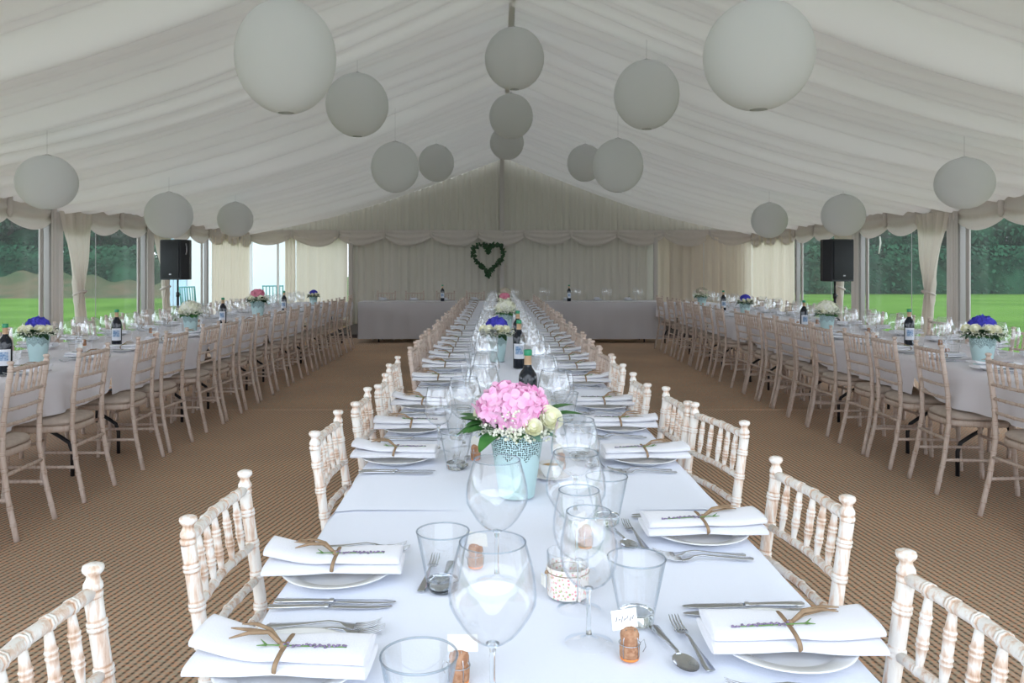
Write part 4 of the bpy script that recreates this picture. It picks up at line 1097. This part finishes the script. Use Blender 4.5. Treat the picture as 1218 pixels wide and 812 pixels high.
for px, py, d, dia, zs, lb in lan:
    x = (px - 591) * d / 945; z = 1.38 + (318 - py) * d / 945; s = dia / .6
    zt = roof_z(x) + .01
    rt = z + .3 * s * zs
    if rt > zt - .06: z -= rt - (zt - .06); rt = zt - .06
    o = bpy.data.objects.new('paper_lantern', None); COL.objects.link(o); o.location = (x, d, z)
    tag(o, 'round white paper ' + lb, 'lantern', 'paper lanterns under the roof')
    a = obj('lantern_shade', LS, o, sc=(s, s, s * zs)); obj('wire_frame', LWIRE, a)
    c = MB().mat(M['pole']); c.tube([(0, 0, rt - z + .01), (0, 0, zt - z)], .0012, 5); obj('hanging_cord', c, o)

m = MB().mat(M['card']); m.tube([(0, 0, 0), (.01, 0, -.1), (-.015, 0, -.27)], [.012, .014, .010], 6, sx=1, sy=.2)
tag(obj('ribbon', m, None, (XRT - .22, 12.2, 1.86)), 'white ribbon end dangling under the right valance before the trees', 'ribbon')
# ------------------------------------------------------------------ speakers
def speaker(x, y, zc, label, lstand, rz):
    m = MB().mat(M['speaker'])
    def lp(z, k):
        return [(-.19 * k, -.17, z), (.19 * k, -.17, z), (.20 * k, -.15, z), (.20 * k, .02, z), (.12 * k, .17, z), (-.12 * k, .17, z), (-.20 * k, .02, z), (-.20 * k, -.15, z)]
    m.rings([lp(-.31, .95), lp(-.30, 1), lp(.30, 1), lp(.31, .95)], smooth=False)
    g = MB().mat(M['grille']); g.rbox((-.17, -.182, -.28), (.17, -.168, .28), .006)
    b = MB().mat(M['speaker_detail']); b.box((-.01, -.186, -.235), (.03, -.182, -.215))
    h = MB().mat(M['speaker_detail']); h.tube([(.201, -.06, .25), (.215, -.06, .2), (.215, -.06, .12), (.201, -.06, .08)], .01, 6)
    place('loudspeaker', (m.mesh('loudspeaker'), [('grille', g.mesh('grille'), [('badge', b.mesh('badge'))]), ('handle', h.mesh('handle'))]), label, 'speaker', (x, y, zc), rz, 'loudspeakers on stands')
    ps = []
    zt = zc - .31
    p = MB().mat(M['metal_black']); p.tube([(0, 0, .25), (0, 0, .95)], .019, 10); ps.append(('lower_pole', p.mesh('lower_pole')))
    p = MB().mat(M['metal_black']); p.tube([(0, 0, .95), (0, 0, zt)], .014, 10); ps.append(('upper_pole', p.mesh('upper_pole')))
    p = MB().mat(M['metal_black']); p.tube([(0, 0, .92), (0, 0, .99)], .027, 10); p.tube([(.02, 0, .955), (.055, 0, .955)], .009, 6); ps.append(('clamp', p.mesh('clamp')))
    p = MB().mat(M['metal_black']); p.tube([(0, 0, .68), (0, 0, .73)], .028, 10); ps.append(('collar', p.mesh('collar')))
    for k in range(3):
        a = 2 * PI * k / 3 + .5; c, s = math.cos(a), math.sin(a)
        p = MB().mat(M['metal_black']); p.tube([(.025 * c, .025 * s, .70), (.5 * c, .5 * s, .012)], .011, 8); p.tube([(.01 * c, .01 * s, .28), (.29 * c, .29 * s, .315)], .007, 6)
        ps.append(('tripod_leg', p.mesh('tripod_leg')))
    place('speaker_stand', (None, ps), lstand, 'speaker stand', (x, y, .004), rz, 'tripod speaker stands')
speaker(-4.98, 12.4, 1.50, 'black loudspeaker on a tripod in front of left windows', 'black tripod stand under the left loudspeaker', rad(-18))
speaker(5.02, 11.8, 1.485, 'black loudspeaker on a tripod in front of right windows', 'black tripod stand under the right loudspeaker', rad(18))

# ------------------------------------------------------------------ heart wreath
rr = random.Random(12)
w = MB().mat(M['bark']); lf = MB().mat(M['leaf_dark'])
def hp(t):
    x = 16 * math.sin(t) ** 3; z = 13 * math.cos(t) - 5 * math.cos(2 * t) - 2 * math.cos(3 * t) - math.cos(4 * t)
    return Vector((x / 16 * .36, 0, (z + 2.5) / 14.5 * .36))
w.tube([hp(2 * PI * k / 60) for k in range(61)], .012, 6, cap=False)
for k in range(330):
    p = hp(rr.uniform(0, 2 * PI)); d = Vector((rr.uniform(-1, 1), rr.uniform(-.9, .1), rr.uniform(-1, 1))).normalized()
    leafshape(lf, p + d * .008, d, Vector((0, -1, .3)), rr.uniform(.045, .085), rr.uniform(.035, .06), rr.uniform(0, .5))
place('heart_wreath', (w.mesh('heart_wreath'), [('ivy_leaves', lf.mesh('ivy_leaves'))]), 'dark green ivy wreath shaped like a heart hanging on end curtain', 'wreath', (-.2, YB - .17, 1.56))

# ------------------------------------------------------------------ outside
def tree_kit(seed, h, r):
    rr = random.Random(seed); c = MB().mat(M['tree']); t = MB().mat(M['bark'])
    t.tube([(0, 0, 0), (.1, 0, h * .3), (0, .1, h * .6), (0, 0, h * .85)], [.25, .2, .14, .05], 8)
    lobes = [(rr.uniform(-r * .75, r * .75), rr.uniform(-r * .6, r * .6), h * (.10 + .82 * k / 21)) for k in range(22)]
    for lx, ly, lz in lobes:
        lr = r * rr.uniform(.4, .62)
        c.blob((lx, ly, lz), lr * .8, 10, 7, (1, 1, .8))
        for q in range(420):
            z = rr.uniform(-1, 1); a = rr.uniform(0, 2 * PI); s = math.sqrt(1 - z * z); d = Vector((s * math.cos(a), s * math.sin(a), z))
            p = Vector((lx, ly, lz)) + Vector((d.x, d.y, d.z * .8)) * lr * rr.uniform(.82, 1.08)
            leafshape(c, p, d + Vector((0, 0, -.6)), Vector((rr.uniform(-.4, .4), rr.uniform(-.4, .4), 1)), rr.uniform(.13, .28), rr.uniform(.09, .18), .3)
    return (None, [('trunk', t.mesh('trunk')), ('crown', c.mesh('crown'))])
TK = [tree_kit(1, 9, 2.7), tree_kit(2, 10, 2.8), tree_kit(3, 9, 2.7)]
T = random.Random(4)
for side in (-1, 1):
    for row in range(2):
        for k in range(7):
            x = side * (13.0 + 5.6 * k + 2.8 * row); y = 48.5 + 6.5 * row + T.uniform(-.2, .2)
            place('tree', TK[(k + row) % 3], 'dark leafy tree in the %s rank beyond the field, %s window side, %s from centre' % (('front', 'rear')[row], 'left' if side < 0 else 'right', ORD[k]),
                  'tree', (x, y, -.4), T.uniform(0, 6), 'trees at the edge of the field', (1, 1, 1 + .15 * row))
# understorey hedge closing the base of the wood
for side in (-1, 1):
    m = MB().mat(M['tree']); rr = random.Random(side)
    x0 = -44 if side < 0 else 10
    for q in range(70):
        x = x0 + 34 * q / 70; m.blob((x, 43.4 + rr.uniform(-.4, .6), .4), rr.uniform(.9, 1.5), 8, 6, (1, 1, 1.2))
    for q in range(9000):
        x = x0 + rr.uniform(0, 34)
        leafshape(m, (x, 41.9 + rr.uniform(0, 1.3), rr.uniform(0, 2.6)), (rr.uniform(-1, 1), -1, rr.uniform(-.8, .5)), (0, 0, 1), rr.uniform(.14, .28), rr.uniform(.1, .2), .3)
    tag(obj('hedge', m), 'dark undergrowth along the wood edge beyond the %s windows' % ('left' if side < 0 else 'right'), 'hedge', kind='stuff')
m = MB().mat(M['bank']); rr = random.Random(3)
m.grid(lambda i, j: (-42 + 27 * i, 36 + 5 * j, -.05 + (.55 + .5 * math.sin(i * 7)**2 + (.15 if .5 < i < .95 else 0) * math.sin(PI * min(1, max(0, (i - .5) / .45)))) * j ** 1.2 + .12 * math.sin(i * 90) * j), 120, 10)
tag(obj('bank', m), 'brown bracken covered bank beyond the grass in left windows', 'bank', kind='stuff')
# white catering tent behind the doorway
m = MB().mat(M['pvc'])
m.box((-9.2, 23.5, 0), (-5.6, 27, 2.6)); k = m.add([(-9.3, 23.4, 2.6), (-5.5, 23.4, 2.6), (-5.5, 27.1, 2.6), (-9.3, 27.1, 2.6), (-7.4, 25.2, 3.8)])
for q in range(4): m.face((k + q, k + (q + 1) % 4, k + 4), False)
r_ = MB().mat(M['paleblue']); 
for x in (-9.2, -7.35, -5.6): r_.box((x - .04, 23.4, 0), (x + .04, 23.49, 2.6))
tag(obj('catering_tent', m, None, (0, 0, -.03)), 'plain white tent standing on the grass outside the end doorway', 'tent'); obj('corner_post', r_, [o for o in COL.objects if o.name == 'catering_tent'][0])
m = MB().mat(M['paleblue']); m.box((-12.1, 29, 0), (-10.2, 31.5, 2.5)); k = m.add([(-12.2, 28.9, 2.5), (-10.1, 28.9, 2.5), (-10.1, 31.6, 2.5), (-12.2, 31.6, 2.5), (-11.1, 30.2, 3.2)])
for q in range(4): m.face((k + q, k + (q + 1) % 4, k + 4), False)
tag(obj('garden_gazebo', m, None, (0, 0, -.03)), 'pale blue canvas gazebo outside, seen beside the left loudspeaker', 'gazebo')
def garden_chair():
    ps = []
    s = MB().mat(M['teal']); s.rbox((-.25, -.22, .40), (.25, .24, .44), .04); ps.append(('seat', s.mesh('seat')))
    b = MB().mat(M['teal']); b.tube([(-.25, .24, .42), (-.27, .30, .9), (.27, .30, .9), (.25, .24, .42)], .025, 8)
    for q in range(5): x = -.18 + .09 * q; b.tube([(x, .25, .44), (x, .30, .9)], .015, 6)
    ps.append(('backrest', b.mesh('backrest')))
    for x in (-.22, .22):
        for y in (-.2, .22): l = MB().mat(M['teal']); l.tube([(x, y, .41), (x * 1.1, y * 1.15, 0)], .02, 6); ps.append(('leg', l.mesh('leg')))
    return (None, ps)
GC = garden_chair()
place('garden_chair', GC, 'teal plastic garden chair on the grass outside the end doorway', 'garden chair', (-6.05, 21.6, -.03), .4, 'teal garden chairs')
place('garden_chair', GC, 'teal plastic garden chair outside, seen beside the left loudspeaker stand', 'garden chair', (-7.8, 20.6, -.03), 1.2, 'teal garden chairs')

# ------------------------------------------------------------------ world, camera
W = bpy.data.worlds.new('overcast_sky'); S.world = W; W.use_nodes = True
nt = W.node_tree; nt.nodes.clear(); L = nt.links.new
out = nt.nodes.new('ShaderNodeOutputWorld'); bg = nt.nodes.new('ShaderNodeBackground')
tc = nt.nodes.new('ShaderNodeTexCoord'); sp = nt.nodes.new('ShaderNodeSeparateXYZ'); L(tc.outputs['Generated'], sp.inputs[0])
cr = nt.nodes.new('ShaderNodeValToRGB'); e = cr.color_ramp.elements
e[0].position = 0; e[0].color = (.80, .86, .95, 1); e[1].position = 1; e[1].color = (.78, .87, 1.0, 1)
L(sp.outputs[2], cr.inputs[0]); L(cr.outputs[0], bg.inputs[0]); bg.inputs[1].default_value = 2.6; L(bg.outputs[0], out.inputs[0])

cam = bpy.data.cameras.new('camera'); co = bpy.data.objects.new('camera', cam); COL.objects.link(co)
co.location = (0, 0, 1.38); co.rotation_euler = (rad(90), 0, 0)
cam.sensor_width = 36; cam.lens = 945 / 1218 * 36; cam.shift_x = 18 / 1218; cam.shift_y = -88 / 1218; cam.clip_end = 400; cam.clip_start = .02
S.camera = co
S.view_settings.view_transform = 'Standard'; S.view_settings.look = 'None'; S.view_settings.gamma = 1; S.view_settings.use_curve_mapping = False
S.view_settings.exposure = 0.6
S.cycles.transparent_max_bounces = 64; S.cycles.max_bounces = 10; S.cycles.diffuse_bounces = 6
S.cycles.use_denoising = True
